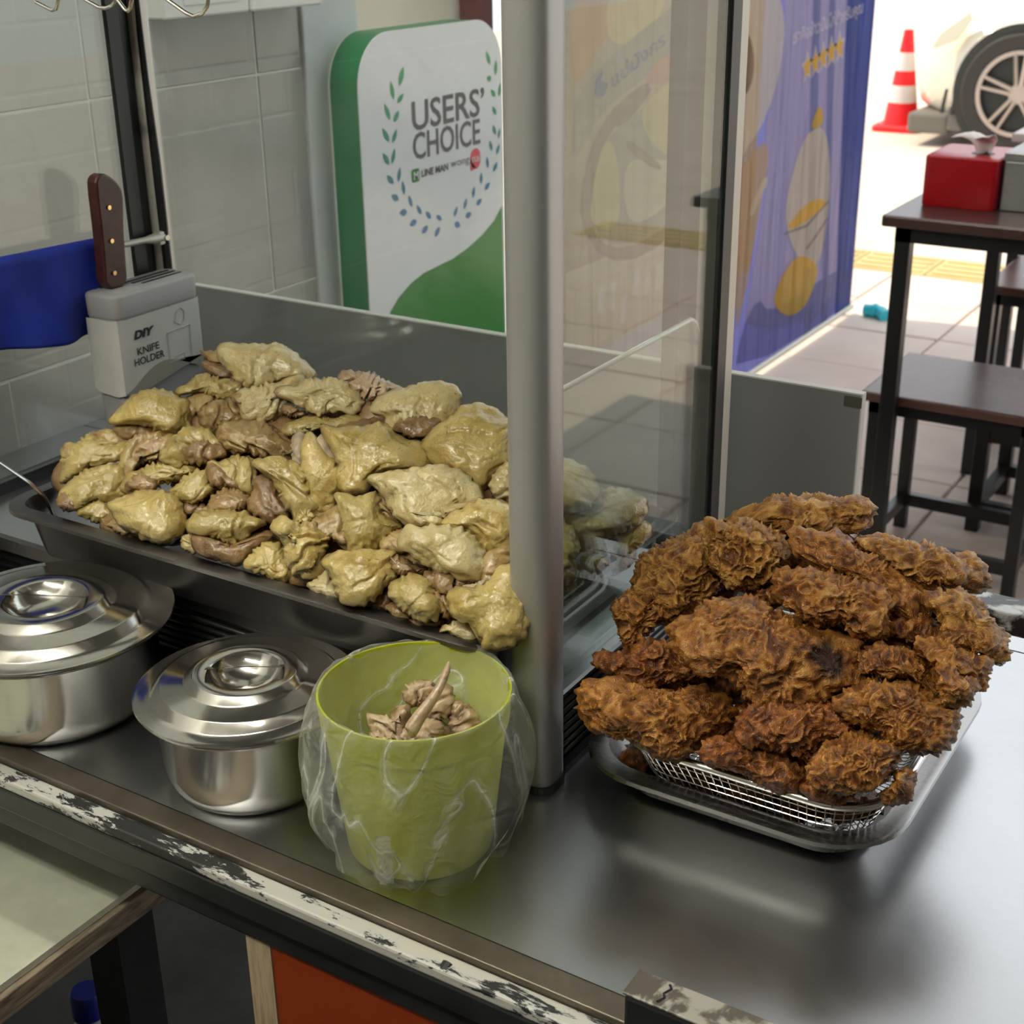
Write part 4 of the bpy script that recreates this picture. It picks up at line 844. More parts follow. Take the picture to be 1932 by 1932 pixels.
MB().tube([(-1.50, 4.62, 0.022), (-1.455, 4.62, 0.024), (-1.435, 4.61, 0.022), (-1.415, 4.59, 0.016)], [0.021, 0.021, 0.022, 0.023], 14).build('elbow', 'cyan', pp, True)
MB().tube([(-1.470, 4.62, 0.024), (-1.458, 4.62, 0.024)], 0.025, 14).build('collar', 'cyan', pp, True)
# ------------------------------------------------------------------ car
cr = thing('car', 'white car parked beyond the tables, its front wheel and bumper in view', 'car', (-0.4, 9.2, 0))
prof = [(0.10, 0.17), (0.03, 0.22), (0.0, 0.34), (0.0, 0.50), (0.05, 0.60), (0.22, 0.70), (0.60, 0.79), (1.25, 0.88), (1.95, 1.30), (2.3, 1.37), (3.0, 1.36), (3.8, 1.02), (4.3, 0.96), (4.42, 0.7), (4.40, 0.30), (4.2, 0.18)]
NX, CYn, CWd = -2.60, 8.24, 1.74
rings = []
for q in range(13):
    t = q/12; e = min(t, 1-t)*2; sh = 0.40*(1-min(1, e*2.2))**2; tum = (1-min(1, e*3.4))**2
    ring = []
    for x, z in prof:
        xx = x+sh*(1-x/2.2 if x < 2.2 else 0)
        zz_ = z-tum*0.10*max(0, (z-0.55))/0.4*(1 if z < 1.0 else 1.6)
        yy = t
        if z > 0.95: yy = 0.5+(t-0.5)*(1-0.22*(z-0.95)/0.4)
        ring.append((NX+xx, CYn+CWd*yy, zz_))
    rings.append(ring)
MB().loft(rings).build('body_shell', 'car', cr, True)
WX, WY, WZ, WR = -1.915, CYn-0.012, 0.315, 0.315
def ring_y(r0, r1, y0, y1, n=48, cx=None, cz=WZ):
    cx = WX if cx is None else cx; mb = MB()
    A = [2*math.pi*j/n for j in range(n)]
    mb.loft([[(cx+r*math.cos(a), y, cz+r*math.sin(a)) for a in A] for r, y in ((r0, y0), (r1, y0), (r1, y1), (r0, y1))], True, False, True); return mb
for cx in (WX, WX+2.65):
    ring_y(0.02, 0.365, CYn-0.006, CYn+0.02, cx=cx).build('wheel_arch', 'car_dark', cr)
    w = ring_y(0.225, WR, CYn-0.045, CYn+0.0, cx=cx).build('tyre', 'tyre', cr, True, bevel=0.012)
    ring_y(0.205, 0.228, CYn-0.05, CYn-0.02, cx=cx).build('rim', 'alloy', w, True)
    ring_y(0.0, 0.052, CYn-0.048, CYn-0.015, cx=cx).build('hub', 'alloy', w, True)
    for k in range(5):
        for dlt in (-0.14, 0.14):
            a = 2*math.pi*k/5+0.35; p = np.array((cx+0.045*math.cos(a+dlt*2), CYn-0.042, WZ+0.045*math.sin(a+dlt*2))); q = np.array((cx+0.212*math.cos(a+dlt), CYn-0.046, WZ+0.212*math.sin(a+dlt)))
            MB().tube([p, q], [0.014, 0.011], 6).build('spoke', 'alloy', w, True)
def carp(pts, nm, mat, y, d=0.02):
    P = [at(x, y_, y=y) for x, y_ in pts]; return MB().prism(P, (0, d, 0)).build(nm, mat, cr, bevel=0.003)
carp([(1758, 88), (1775, 62), (1830, 22), (1835, 40), (1800, 78), (1765, 92)], 'headlight', 'lamp_lens', CYn-0.002, 0.05)
carp([(1783, 168), (1788, 168), (1779, 214), (1772, 213)], 'bumper_slit', 'car_dark', CYn+0.005)
carp([(1801, 168), (1807, 168), (1798, 217), (1791, 216)], 'bumper_slit', 'car_dark', CYn+0.005)
MB().box((NX+0.06, CYn+0.05, 0.06), (NX+0.30, CYn+CWd-0.05, 0.175)).build('lower_lip', 'car_grey', cr, bevel=0.02)
MB().box((NX+0.30, CYn+0.015, 0.09), (NX+0.42, CYn+0.2, 0.22)).build('arch_liner', 'car_grey', cr, bevel=0.01)
# ------------------------------------------------------------------ ceiling lamps of the stall
for k, (x, y, ln) in enumerate(((-0.95, 0.62, 0), (-0.35, -0.45, 0), (-1.15, -0.55, 0))):
    l = thing('ceiling_lamp', ('fluorescent tube lamp above the cabinet', 'fluorescent tube lamp behind the vendor', 'fluorescent tube lamp nearer the tiled wall')[k], 'lamp', (x, y, 2.50))
    MB().box((x-0.62, y-0.035, 2.455), (x+0.62, y+0.035, 2.50)).build('housing', 'white_pl', l)
    MB().tube([(x-0.58, y, 2.435), (x+0.58, y, 2.435)], 0.016, 12).build('tube', 'tube', l, True)
# ------------------------------------------------------------------ food: shape functions
def _hash(ix, iy, iz, seed):
    h = (ix.astype(np.uint32)*np.uint32(374761393)) ^ (iy.astype(np.uint32)*np.uint32(668265263)) ^ (iz.astype(np.uint32)*np.uint32(2147483647)) ^ np.uint32((seed*97531+1013) & 0xffffffff)
    h = (h ^ (h >> np.uint32(13)))*np.uint32(1274126177); h = (h ^ (h >> np.uint32(16)))*np.uint32(2246822519)
    return h ^ (h >> np.uint32(13))
_G = np.array([(1, 1, 0), (-1, 1, 0), (1, -1, 0), (-1, -1, 0), (1, 0, 1), (-1, 0, 1), (1, 0, -1), (-1, 0, -1), (0, 1, 1), (0, -1, 1), (0, 1, -1), (0, -1, -1), (1, 1, 0), (-1, 1, 0), (0, -1, 1), (0, -1, -1)], float)
def perlin(P, seed=0):
    F = np.floor(P); I = F.astype(np.int64); f = P-F; u = f*f*f*(f*(f*6-15)+10); out = 0
    for dx in (0, 1):
        for dy in (0, 1):
            for dz in (0, 1):
                g = _G[_hash(I[:, 0]+dx, I[:, 1]+dy, I[:, 2]+dz, seed) & np.uint32(15)]
                d = g[:, 0]*(f[:, 0]-dx)+g[:, 1]*(f[:, 1]-dy)+g[:, 2]*(f[:, 2]-dz)
                w = (u[:, 0] if dx else 1-u[:, 0])*(u[:, 1] if dy else 1-u[:, 1])*(u[:, 2] if dz else 1-u[:, 2])
                out = out+w*d
    return out
def fbm(P, seed, octv=3): return sum(perlin(P*2**k, seed+k*7)*0.5**k for k in range(octv))
_ICO = {}
def ico(n):
    if n not in _ICO:
        import bmesh
        bm = bmesh.new(); bmesh.ops.create_icosphere(bm, subdivisions=n, radius=1); bm.verts.ensure_lookup_table()
        v = np.array([x.co[:] for x in bm.verts]); f = np.array([[q.index for q in p.verts] for p in bm.faces]); bm.free()
        # turn the poles away from the faces
        _ICO[n] = (v, f)
    return _ICO[n]
def polar(poly, ph):
    """distance from the origin to the outline along each angle"""
    A = np.asarray(poly); B = np.roll(A, -1, 0); out = np.zeros(len(ph)); c, s = np.cos(ph), np.sin(ph)
    E = B-A
    for a, e in zip(A, E):
        den = c*e[1]-s*e[0]; ok = np.abs(den) > 1e-12; den = np.where(ok, den, 1)
        t = (a[0]*e[1]-a[1]*e[0])/den; q = (a[0]*s-a[1]*c)/den
        hit = ok & (t > 0) & (q >= -1e-6) & (q <= 1+1e-6); out = np.where(hit & (t > out), t, out)
    return np.where(out > 1e-6, out, np.median(out))
def normals(v, f):
    n = np.zeros_like(v); a = np.cross(v[f[:, 1]]-v[f[:, 0]], v[f[:, 2]]-v[f[:, 0]])
    for k in range(3): np.add.at(n, f[:, k], a)
    return n/(np.linalg.norm(n, axis=1)[:, None]+1e-15)
def food_mesh(name, v, f, mat, cols=None, layer='crust'):
    me = bpy.data.meshes.new(name); me.vertices.add(len(v)); me.vertices.foreach_set('co', v.ravel())
    me.loops.add(f.size); me.loops.foreach_set('vertex_index', f.ravel()); me.polygons.add(len(f))
    me.polygons.foreach_set('loop_start', np.arange(0, f.size, 3)); me.update(calc_edges=True)
    me.polygons.foreach_set('use_smooth', np.ones(len(f), bool))
    if cols is not None:
        at_ = me.color_attributes.new(layer, 'FLOAT_COLOR', 'POINT'); c = np.ones((len(v), 4)); c[:, :3] = cols; at_.data.foreach_set('color', c.ravel())
    me.materials.append(MT[mat]); return me
def area_centroid(P):
    P = np.asarray(P, float); Q = np.roll(P, -1, 0); cr_ = P[:, 0]*Q[:, 1]-Q[:, 0]*P[:, 1]; A = cr_.sum()/2
    return np.array((((P[:, 0]+Q[:, 0])*cr_).sum(), ((P[:, 1]+Q[:, 1])*cr_).sum()))/(6*A), abs(A)
def frame_of(pts, plane, dep):
    c2, A = area_centroid(pts); p0, n = plane; c = onplane(c2[0], c2[1], p0, n)
    d = c-CAM; L = np.linalg.norm(d); d /= L; zd = d.dot(CF)*L; c = c-d*dep; zd = (c-CAM).dot(CF)
    k = zd/FPX
    P = np.array([((x-c2[0])*k, -(y-c2[1])*k) for x, y in pts])
    return c, P, d, math.sqrt(A)*k
def poached(pts, seed, plane, dep=0.0, T=None, sub=5, fold=1.0, meaty=0.0, mat='skin_olive', name='poached_chicken', parent=None, origin=None):
    """one piece of poached chicken: a thick folded slab of skin and meat with the given outline seen from the front"""
    c, P, d, sz = frame_of(pts, plane, dep)
    P = chaikin(P, 2)*1.065; V, F = ico(sub); rs = np.random.RandomState(seed)
    a = V[:, 0]; b = V[:, 1]; w = V[:, 2]; ph = np.arctan2(b, a); s = np.sqrt(a*a+b*b).clip(0, 1); th = np.arcsin(s)/(math.pi/2)
    R = polar(P, ph); Q = np.stack([np.cos(ph), np.sin(ph), np.zeros_like(ph)], 1)
    R = R*(1+0.035*perlin(Q*4.3+seed*3.1, seed))
    r = th**0.90; T = (T if T else min(0.026, sz*0.42))*0.92
    # front is domed with an edge lip, the back is flatter
    h = (1-r**3.0)**0.52
    z = np.where(w >= 0, T*h, -T*0.9*h)
    x = R*r*np.cos(ph); y = R*r*np.sin(ph)
    v = np.stack([x, y, z], 1); n = normals(v, F); S = v+np.array((seed*0.173, seed*0.311, 0.0))
    lump = perlin(S*26, seed)*0.0065+perlin(S*52, seed+3)*0.0030
    ang = rs.uniform(0, math.pi); dirv = np.array((math.cos(ang), math.sin(ang)))
    along = S[:, 0]*dirv[0]+S[:, 1]*dirv[1]; across = -S[:, 0]*dirv[1]+S[:, 1]*dirv[0]
    W = np.stack([across*95+1.6*perlin(S*34, seed+9), along*17, S[:, 2]*30], 1)
    fd = perlin(W, seed+11); crease = -np.exp(-(fd/0.10)**2)*0.0030*fold*(0.35+0.65*(perlin(S*20, seed+13) > 0.0))
    wr = (1-np.abs(perlin(S*110+0.8*perlin(S*60, seed)[:, None], seed+5)))**3*0.0008*fold
    fine = perlin(S*210, seed+17)*0.00045+perlin(S*420, seed+18)*0.00022
    edge = np.exp(-((r-0.93)/0.06)**2)*0.0030*(perlin(np.stack([np.cos(ph)*5, np.sin(ph)*5, 0*ph+seed], 1), seed+23)+0.25)
    disp = (lump+crease+wr+fine)*np.clip(1.15-r**6, 0.25, 1)+edge
    disp = disp+np.sin(ph*rs.randint(9, 15)+3*perlin(Q*2+seed, seed+41)*2)*np.exp(-((1-r)/0.30)**2)*0.0010*min(fold, 1.2)*np.clip(0.5+2*perlin(Q*1.7+seed, seed+43), 0, 1)
    v = v+n*disp[:, None]
    v[:, 2] -= 0.36*v[:, 1]
    # ragged hem of the skin
    hem = np.exp(-((r-1)/0.12)**2); v[:, :2] *= (1+hem*0.05*perlin(np.stack([np.cos(ph)*9, np.sin(ph)*9, 0*ph+seed*1.7], 1), seed+29))[:, None]
    mt_ = np.clip((r-0.86)/0.14, 0, 1)*np.clip(0.5+1.6*perlin(Q*2.6+seed, seed+31)-0.15, 0, 1)*0.9+np.clip(-(crease/0.0030)-0.45, 0, 1)*0.35+meaty*np.clip(0.5+2*perlin(S*32, seed+37), 0, 1)
    mt_ = np.where(w < -0.05, 1.0, mt_).clip(0, 1)
    world_ = CR*v[:, :1]-CD*v[:, 1:2]-d*v[:, 2:3]
    org = c if origin is None else origin
    me = food_mesh(name, world_+c-org, F, mat, np.repeat(mt_[:, None], 3, 1), 'meat')
    o = bpy.data.objects.new(name, me); COL.objects.link(o)
    if parent is not None: o.parent = parent
    else: o.location = c
    ORG[o.name] = org; return o
def crust(pts, seed, plane, dep=0.0, T=None, sub=6, burnt=None, mat='fried', curl=1.0):
    """one piece of fried chicken in a flaky crust"""
    c, P, d, sz = frame_of(pts, plane, dep)
    P = chaikin(P, 1)*1.05; V, F = ico(sub); a = V[:, 0]; b = V[:, 1]; w = V[:, 2]; ph = np.arctan2(b, a); s = np.sqrt(a*a+b*b).clip(0, 1); th = np.arcsin(s)/(math.pi/2)
    R = polar(P, ph); r = th**0.95; T = T if T else min(0.024, sz*0.36)
    h = (1-r**2.4)**0.6; z = np.where(w >= 0, T*h, -T*0.9*h)
    v = np.stack([R*r*np.cos(ph), R*r*np.sin(ph), z], 1); n = normals(v, F); S = v+np.array((seed*0.217, seed*0.131, seed*0.05))
    lump = perlin(S*40, seed)*0.0065+perlin(S*85, seed+1)*0.0030
    v = v+n*lump[:, None]; n = normals(v, F)
    wp = np.stack([perlin(S*75, seed+2), perlin(S*75+9.1, seed+3), perlin(S*75+4.7, seed+4)], 1)
    U = S*64+wp*0.95
    # flaky layers: contour lines of a warped field, broken into patches
    g1 = perlin(U, seed+5); k1 = 1-np.abs(np.sin(g1*9.5)); k1 = k1**1.6
    g2 = perlin(S*95+wp*1.1, seed+6); k2 = (1-np.abs(g2)*2.2).clip(0, 1)**2.2
    g3 = perlin(S*190+wp*0.8, seed+7); k3 = (1-np.abs(g3)*2.0).clip(0, 1)**2
    gr = perlin(S*360, seed+8)
    msk = np.clip(0.5+2.2*perlin(S*38, seed+9), 0.15, 1)
    rel = (k1*0.55*msk+k2*0.65*(1.15-msk*0.6)+k3*0.30)
    v2 = v+n*((rel-0.42)*0.0040*curl+gr*0.00045)[:, None]
    # flakes lean along the surface
    tx = np.stack([perlin(S*70, seed+21), perlin(S*70+3, seed+22), perlin(S*70+6, seed+23)], 1); v2 = v2+tx*(k1*k2*0.0035)[:, None]
    hem = np.exp(-((r-1)/0.16)**2); fr = perlin(np.stack([np.cos(ph)*13, np.sin(ph)*13, 0*ph+seed*1.3], 1), seed+31)+0.6*perlin(np.stack([np.cos(ph)*29, np.sin(ph)*29, 0*ph+seed], 1), seed+32)
    v2[:, :2] *= (1+hem*0.075*fr)[:, None]
    col = np.zeros((len(v), 3)); col[:, 0] = np.clip(rel*0.95+0.15*perlin(S*28, seed+40), 0, 1)  # paler ridges, darker hollows: highlight and shade put into the crust colour
    if burnt is not None:
        bc, P2, _, bs_ = frame_of(burnt, plane, dep); off = np.array(((bc-c).dot(CR), -(bc-c).dot(CD)))
        q = v[:, :2]-off; rad = np.sqrt((q**2).sum(1)); lim = polar(P2, np.arctan2(q[:, 1], q[:, 0])); m_ = np.clip((1.15-rad/lim)*3+1.6*perlin(S*120, seed+41), 0, 1)*(w > 0)
        col[:, 1] = m_; v2 = v2-n*(m_*0.0035)[:, None]
    v2[:, 2] -= 0.35*v2[:, 1]
    world_ = CR*v2[:, :1]-CD*v2[:, 1:2]-d*v2[:, 2:3]
    me = food_mesh('fried_chicken', world_, F, mat, col, 'crust'); o = bpy.data.objects.new('fried_chicken', me); COL.objects.link(o); o.location = c; ORG[o.name] = c
    return o
# ------------------------------------------------------------------ poached chicken heap
FR = ((-0.7, 0.74, 0.846), (0, -0.61, 1.0))          # front slope of the heap
RT = ((-0.50, 0.90, 0.885), (0.75, -0.35, 1.0))      # right hand slope, seen through the side pane
def pc_(pts, label, mat, dep=0.0, T=None, sub=5, fold=1.0, meaty=0.0, plane=FR, parts=()):
    pc_.k += 1
    o = poached(pts, pc_.k, plane, dep, T, sub, fold, meaty, mat)
    tag(o, label, 'chicken', 'poached chicken pieces in the dark tray')
    for nm, pp, m_, dd, tt in parts:
        q = poached(pp, pc_.k+300, plane, dep+dd, tt, 4, 1.4, 0.3 if m_ != 'bone' else 0, m_, nm, o, ORG[o.name])
    return o
pc_.k = 0
PO, PP, PG, PT, PM = 'skin_olive', 'skin_pale', 'skin_gold', 'skin_tan', 'meat'
pc_([(409, 655), (428, 646), (443, 652), (465, 650), (496, 653), (527, 651), (552, 663), (570, 680), (588, 699), (592, 716), (565, 722), (540, 724), (515, 726), (482, 728), (465, 729), (449, 712), (432, 696), (415, 676)], 'pale glossy chicken piece crowning the top of the heap', PP, 0.010, 0.026, parts=(('wing_flap', [(372, 660), (381, 658), (405, 664), (432, 660), (440, 690), (450, 712), (432, 700), (401, 682), (384, 674)], PT, -0.010, 0.010), ('meat', [(376, 679), (401, 680), (431, 694), (449, 710), (465, 735), (437, 724), (412, 715), (384, 699)], PM, -0.018, 0.014)))
pc_([(332, 739), (352, 725), (367, 710), (386, 704), (404, 711), (437, 716), (462, 725), (452, 741), (432, 749), (418, 752), (403, 745), (387, 739), (366, 738), (350, 740), (338, 748)], 'flat olive skinned piece tucked under the left of the topmost piece', PO, 0.0, 0.013, parts=(('meat', [(336, 769), (350, 752), (372, 738), (400, 742), (410, 750), (390, 765), (381, 775), (365, 783), (350, 783), (340, 778)], PT, -0.006, 0.012),))
pc_([(204, 803), (218, 782), (235, 762), (258, 745), (288, 735), (312, 736), (335, 747), (356, 757), (365, 785), (356, 812), (328, 820), (300, 815), (270, 800), (238, 800)], 'domed yellow piece at the upper left, in front of the knife holder', PG, 0.004, 0.026, parts=(('meat', [(210, 806), (240, 798), (262, 797), (300, 812), (330, 820), (300, 826), (258, 826), (230, 826)], PM, -0.008, 0.014),))
pc_([(117, 846), (126, 836), (142, 840), (162, 822), (187, 812), (209, 809), (232, 818), (247, 822), (244, 846), (236, 862), (209, 871), (187, 882), (162, 884), (148, 888), (131, 904), (112, 918), (117, 888), (122, 865)], 'leftmost chicken piece, with a knobbly joint and wrinkled skin', PO, -0.004, 0.020, fold=1.7, parts=(('joint', [(118, 848), (128, 836), (140, 842), (160, 850), (168, 866), (158, 884), (140, 896), (124, 900), (120, 875)], PT, 0.010, 0.013),))
pc_([(248, 829), (262, 821), (307, 817), (334, 821), (322, 853), (304, 872), (283, 873), (262, 877), (250, 892), (240, 905), (231, 907), (230, 873), (235, 847)], 'tan piece with a curled cut face left of the rolled olive piece', PT, -0.002, 0.017, fold=1.6, meaty=0.25, parts=(('skin_strip', [(236, 840), (247, 832), (250, 850), (247, 880), (240, 905), (231, 908), (229, 875)], PO, 0.008, 0.007),))
pc_([(302, 857), (320, 833), (344, 815), (364, 808), (395, 812), (428, 834), (437, 848), (425, 860), (397, 870), (384, 876), (350, 875), (340, 879), (322, 876), (305, 868)], 'rolled piece with fine parallel wrinkles over brown meat, left centre', PO, 0.004, 0.022, fold=2.0, parts=(('meat', [(348, 850), (362, 838), (388, 836), (420, 846), (430, 856), (400, 870), (370, 874), (350, 868)], PM, 0.012, 0.010),))
pc_([(112, 935), (120, 922), (139, 904), (165, 888), (201, 877), (230, 877), (236, 913), (242, 936), (218, 948), (201, 948), (175, 942), (147, 948), (151, 958), (126, 961), (109, 952)], 'broad olive piece above the spoon end of the tray rim', PO, 0.006, 0.019, parts=(('joint', [(108, 944), (118, 930), (140, 934), (158, 946), (154, 960), (130, 963), (112, 956)], PM, 0.008, 0.012),))
pc_([(142, 969), (156, 952), (199, 944), (214, 966), (226, 978), (201, 990), (187, 988), (162, 980)], 'sliver of olive skin low at the left, just above the tray rim', PO, -0.004, 0.014, 4)
pc_([(199, 989), (224, 975), (262, 999), (250, 1012), (225, 1006)], 'thin strip of skin along the rim below the glossy left piece', PT, -0.006, 0.010, 4)
pc_([(229, 913), (248, 890), (265, 885), (279, 877), (317, 874), (364, 876), (386, 882), (372, 893), (348, 904), (330, 910), (306, 912), (299, 922), (279, 923), (261, 928), (240, 932)], 'flat olive leaf of skin with a rolled brown left end', PO, 0.004, 0.015, parts=(('meat', [(234, 915), (252, 898), (272, 892), (292, 906), (300, 916), (282, 924), (258, 928), (242, 930)], PM, 0.009, 0.010),))
pc_([(214, 947), (240, 936), (263, 927), (294, 924), (320, 930), (341, 946), (342, 964), (354, 977), (350, 995), (340, 1008), (318, 1025), (294, 1023), (271, 1014), (255, 1000), (229, 992), (218, 969), (203, 950)], 'glossy yellow piece at the front left with bright wet highlights', PG, 0.008, 0.025)
pc_([(317, 925), (333, 921), (345, 908), (372, 890), (390, 890), (400, 915), (420, 918), (408, 928), (384, 941), (366, 952), (350, 948), (338, 940)], 'egg shaped olive piece right of the glossy front left piece', PO, 0.002, 0.020, parts=(('meat', [(339, 948), (355, 944), (372, 948), (398, 962), (385, 975), (360, 976), (342, 968)], PM, -0.010, 0.013),))
pc_([(393, 957), (397, 937), (413, 925), (432, 921), (455, 928), (474, 938), (470, 952), (445, 966), (420, 968), (400, 964)], 'round brown meat end with a strip of skin, centre left', PT, 0.0, 0.018, meaty=0.5)
pc_([(388, 878), (403, 870), (425, 866), (449, 858), (472, 862), (482, 880), (482, 900), (489, 925), (474, 934), (450, 928), (430, 920), (410, 920), (393, 905)], 'triangular skin flap over grey brown meat left of the hollow', PO, 0.002, 0.017, fold=1.5, parts=(('meat', [(390, 880), (402, 872), (418, 884), (434, 895), (452, 906), (472, 926), (476, 935), (455, 932), (430, 920), (410, 920), (394, 906)], PM, 0.006, 0.012),))
pc_([(480, 880), (486, 866), (521, 866), (555, 866), (580, 888), (588, 910), (592, 933), (604, 947), (622, 969), (596, 980), (574, 993), (554, 983), (552, 968), (538, 952), (528, 936), (518, 910), (502, 900)], 'long curved skin arching over a dark hollow at the centre', PO, 0.012, 0.018, fold=1.4, parts=(('meat', [(462, 950), (478, 930), (482, 905), (505, 895), (524, 910), (534, 940), (555, 973), (535, 982), (503, 987), (483, 974)], PM, -0.010, 0.014), ('curled_tip', [(555, 985), (560, 968), (578, 958), (592, 966), (594, 980), (576, 992)], PO, 0.012, 0.008)))
pc_([(572, 846), (581, 818), (598, 824), (612, 850), (640, 872), (645, 890), (648, 913), (640, 932), (634, 945), (634, 956), (612, 966), (597, 962), (590, 945), (579, 928), (577, 905), (574, 879)], 'smooth yellow tongue shaped piece hanging below two bone ends', PG, 0.010, 0.018, fold=0.6, parts=(('bone_end', [(598, 829), (613, 826), (624, 845), (635, 867), (617, 875), (606, 856)], 'bone', 0.012, 0.008), ('bone_end', [(556, 834), (566, 815), (576, 822), (574, 845), (577, 868), (571, 888), (560, 880), (554, 862)], 'bone', -0.002, 0.008)))
pc_([(609, 815), (613, 801), (634, 812), (662, 807), (690, 806), (716, 798), (733, 805), (752, 823), (783, 831), (800, 838), (814, 866), (812, 884), (788, 892), (775, 890), (736, 893), (705, 906), (687, 926), (671, 930), (646, 924), (637, 899), (640, 879), (631, 851), (621, 835)], 'large square golden piece with pimpled skin at the centre', PG, 0.018, 0.024, fold=0.7)
pc_([(703, 757), (720, 745), (762, 735), (787, 727), (821, 721), (849, 725), (863, 736), (868, 767), (857, 785), (842, 795), (834, 807), (815, 819), (784, 827), (762, 824), (740, 812), (731, 799), (726, 787), (716, 780), (700, 776)], 'pale pimpled piece with a dark bruise below, top right of the heap', PP, 0.016, 0.023, parts=(('bruised_meat', [(738, 806), (760, 794), (800, 786), (832, 792), (834, 806), (815, 819), (786, 826), (762, 823)], PM, 0.004, 0.014),))
pc_([(799, 829), (830, 806), (838, 793), (857, 783), (868, 767), (902, 760), (925, 767), (956, 785), (972, 810), (975, 870), (950, 890), (925, 910), (914, 928), (900, 924), (886, 901), (865, 896), (840, 882), (820, 879), (806, 850)], 'big smooth dome at the right end, half behind the aluminium post', PG, 0.004, 0.028, fold=0.8)
pc_([(693, 903), (716, 896), (762, 889), (793, 887), (809, 880), (832, 877), (855, 886), (880, 897), (900, 915), (911, 944), (888, 957), (865, 969), (844, 982), (835, 992), (809, 996), (784, 994), (765, 985), (745, 966), (728, 940), (712, 922)], 'long pale piece with a folded hem and pink bruise, right of centre', PP, 0.024, 0.023, parts=(('meat', [(708, 930), (732, 944), (744, 966), (764, 990), (741, 988), (718, 966)], PT, -0.012, 0.010), ('under_fold', [(738, 958), (752, 974), (790, 976), (850, 956), (905, 938), (908, 948), (866, 972), (836, 993), (800, 998), (768, 988)], PP, 0.004, 0.013)))
pc_([(631, 932), (659, 932), (678, 939), (705, 927), (720, 940), (724, 971), (748, 985), (762, 992), (738, 1006), (720, 1024), (717, 1035), (690, 1043), (677, 1045), (657, 1035), (656, 1015), (653, 1000), (648, 975), (640, 955)], 'grey olive piece with a notched top below the square golden piece', PO, 0.014, 0.021, fold=0.8, parts=(('meat', [(586, 984), (605, 978), (617, 974), (637, 964), (652, 973), (662, 1000), (666, 1022), (675, 1040), (655, 1035), (637, 1018), (622, 1010), (612, 1027), (595, 1012), (584, 1000)], PT, -0.006, 0.014),))
pc_([(513, 986), (532, 975), (549, 982), (562, 990), (589, 984), (622, 1005), (620, 1025), (612, 1039), (610, 1064), (616, 1075), (600, 1092), (572, 1094), (550, 1080), (539, 1057), (536, 1026), (530, 1010), (518, 1005)], 'golden brown folded piece with a dark slit, front centre', PG, 0.014, 0.023, fold=1.7, meaty=0.2)
pc_([(356, 983), (381, 967), (404, 962), (443, 962), (477, 976), (503, 986), (481, 997), (461, 1021), (438, 1032), (415, 1024), (397, 1014), (370, 1010), (357, 998)], 'yellow piece above a drumstick near the front rim, left of centre', PO, 0.010, 0.020, parts=(('drumstick_meat', [(361, 1013), (370, 1007), (401, 1014), (437, 1031), (459, 1019), (486, 998), (515, 1000), (517, 1015), (490, 1030), (471, 1046), (451, 1069), (428, 1062), (389, 1052), (370, 1044)], PM, -0.004, 0.015),))
pc_([(342, 1010), (366, 1006), (374, 1044), (362, 1042), (345, 1032)], 'small pale sliver at the rim left of the drumstick piece', PP, -0.008, 0.010, 4)
pc_([(455, 1067), (478, 1040), (500, 1023), (518, 1022), (536, 1035), (546, 1055), (556, 1080), (550, 1098), (520, 1096), (500, 1088), (476, 1076)], 'yellow piece tucked behind the rim between drumstick and slit piece', PG, 0.0, 0.018)
pc_([(604, 1058), (625, 1045), (659, 1041), (705, 1038), (748, 1041), (737, 1057), (746, 1072), (750, 1089), (720, 1109), (704, 1127), (684, 1139), (663, 1141), (643, 1129), (632, 1108), (628, 1087), (613, 1071)], 'golden piece with a pointed left corner above the front rim', PG, 0.016, 0.023, fold=0.7)
pc_([(572, 1108), (600, 1088), (622, 1076), (633, 1106), (647, 1132), (610, 1124)], 'small pale greenish piece with dark specks behind the front rim', PP, -0.002, 0.013, 4)
pc_([(715, 1035), (725, 1017), (750, 1002), (762, 1000), (769, 1020), (756, 1042), (735, 1036)], 'small tan curl of skin left of the large pale front piece', PT, 0.004, 0.012, 4, 1.5)
pc_([(755, 1015), (763, 1000), (799, 995), (830, 990), (861, 996), (883, 1003), (900, 1018), (911, 1039), (919, 1067), (914, 1084), (898, 1097), (873, 1095), (845, 1084), (822, 1073), (799, 1062), (777, 1047), (763, 1033)], 'large pale yellow skinless looking piece at the front right', PP, 0.026, 0.026, fold=0.8, parts=(('meat', [(731, 1057), (741, 1044), (762, 1050), (785, 1065), (810, 1072), (799, 1085), (768, 1088), (741, 1080)], PM, -0.012, 0.012),))
pc_([(832, 991), (845, 973), (876, 956), (907, 945), (938, 943), (966, 950), (985, 1000), (978, 1030), (936, 1041), (910, 1041), (900, 1026), (881, 1005), (855, 997)], 'golden goose pimpled piece against the post above the pale one', PG, 0.018, 0.024)
pc_([(803, 1085), (813, 1072), (845, 1085), (869, 1096), (907, 1096), (922, 1091), (916, 1109), (897, 1115), (873, 1114), (855, 1111), (848, 1126), (830, 1121), (814, 1111), (806, 1100)], 'stringy brown meat under the large pale front piece', PM, 0.010, 0.015, fold=1.8, parts=(('tendon', [(868, 1103), (890, 1103), (912, 1094), (922, 1088), (924, 1098), (904, 1112), (884, 1114)], 'bone', 0.010, 0.006),))
pc_([(905, 1080), (915, 1050), (935, 1036), (968, 1020), (985, 1045), (960, 1072), (938, 1097), (915, 1112), (903, 1097)], 'tan strip of meat beside the post at the front right', PT, 0.004, 0.014)
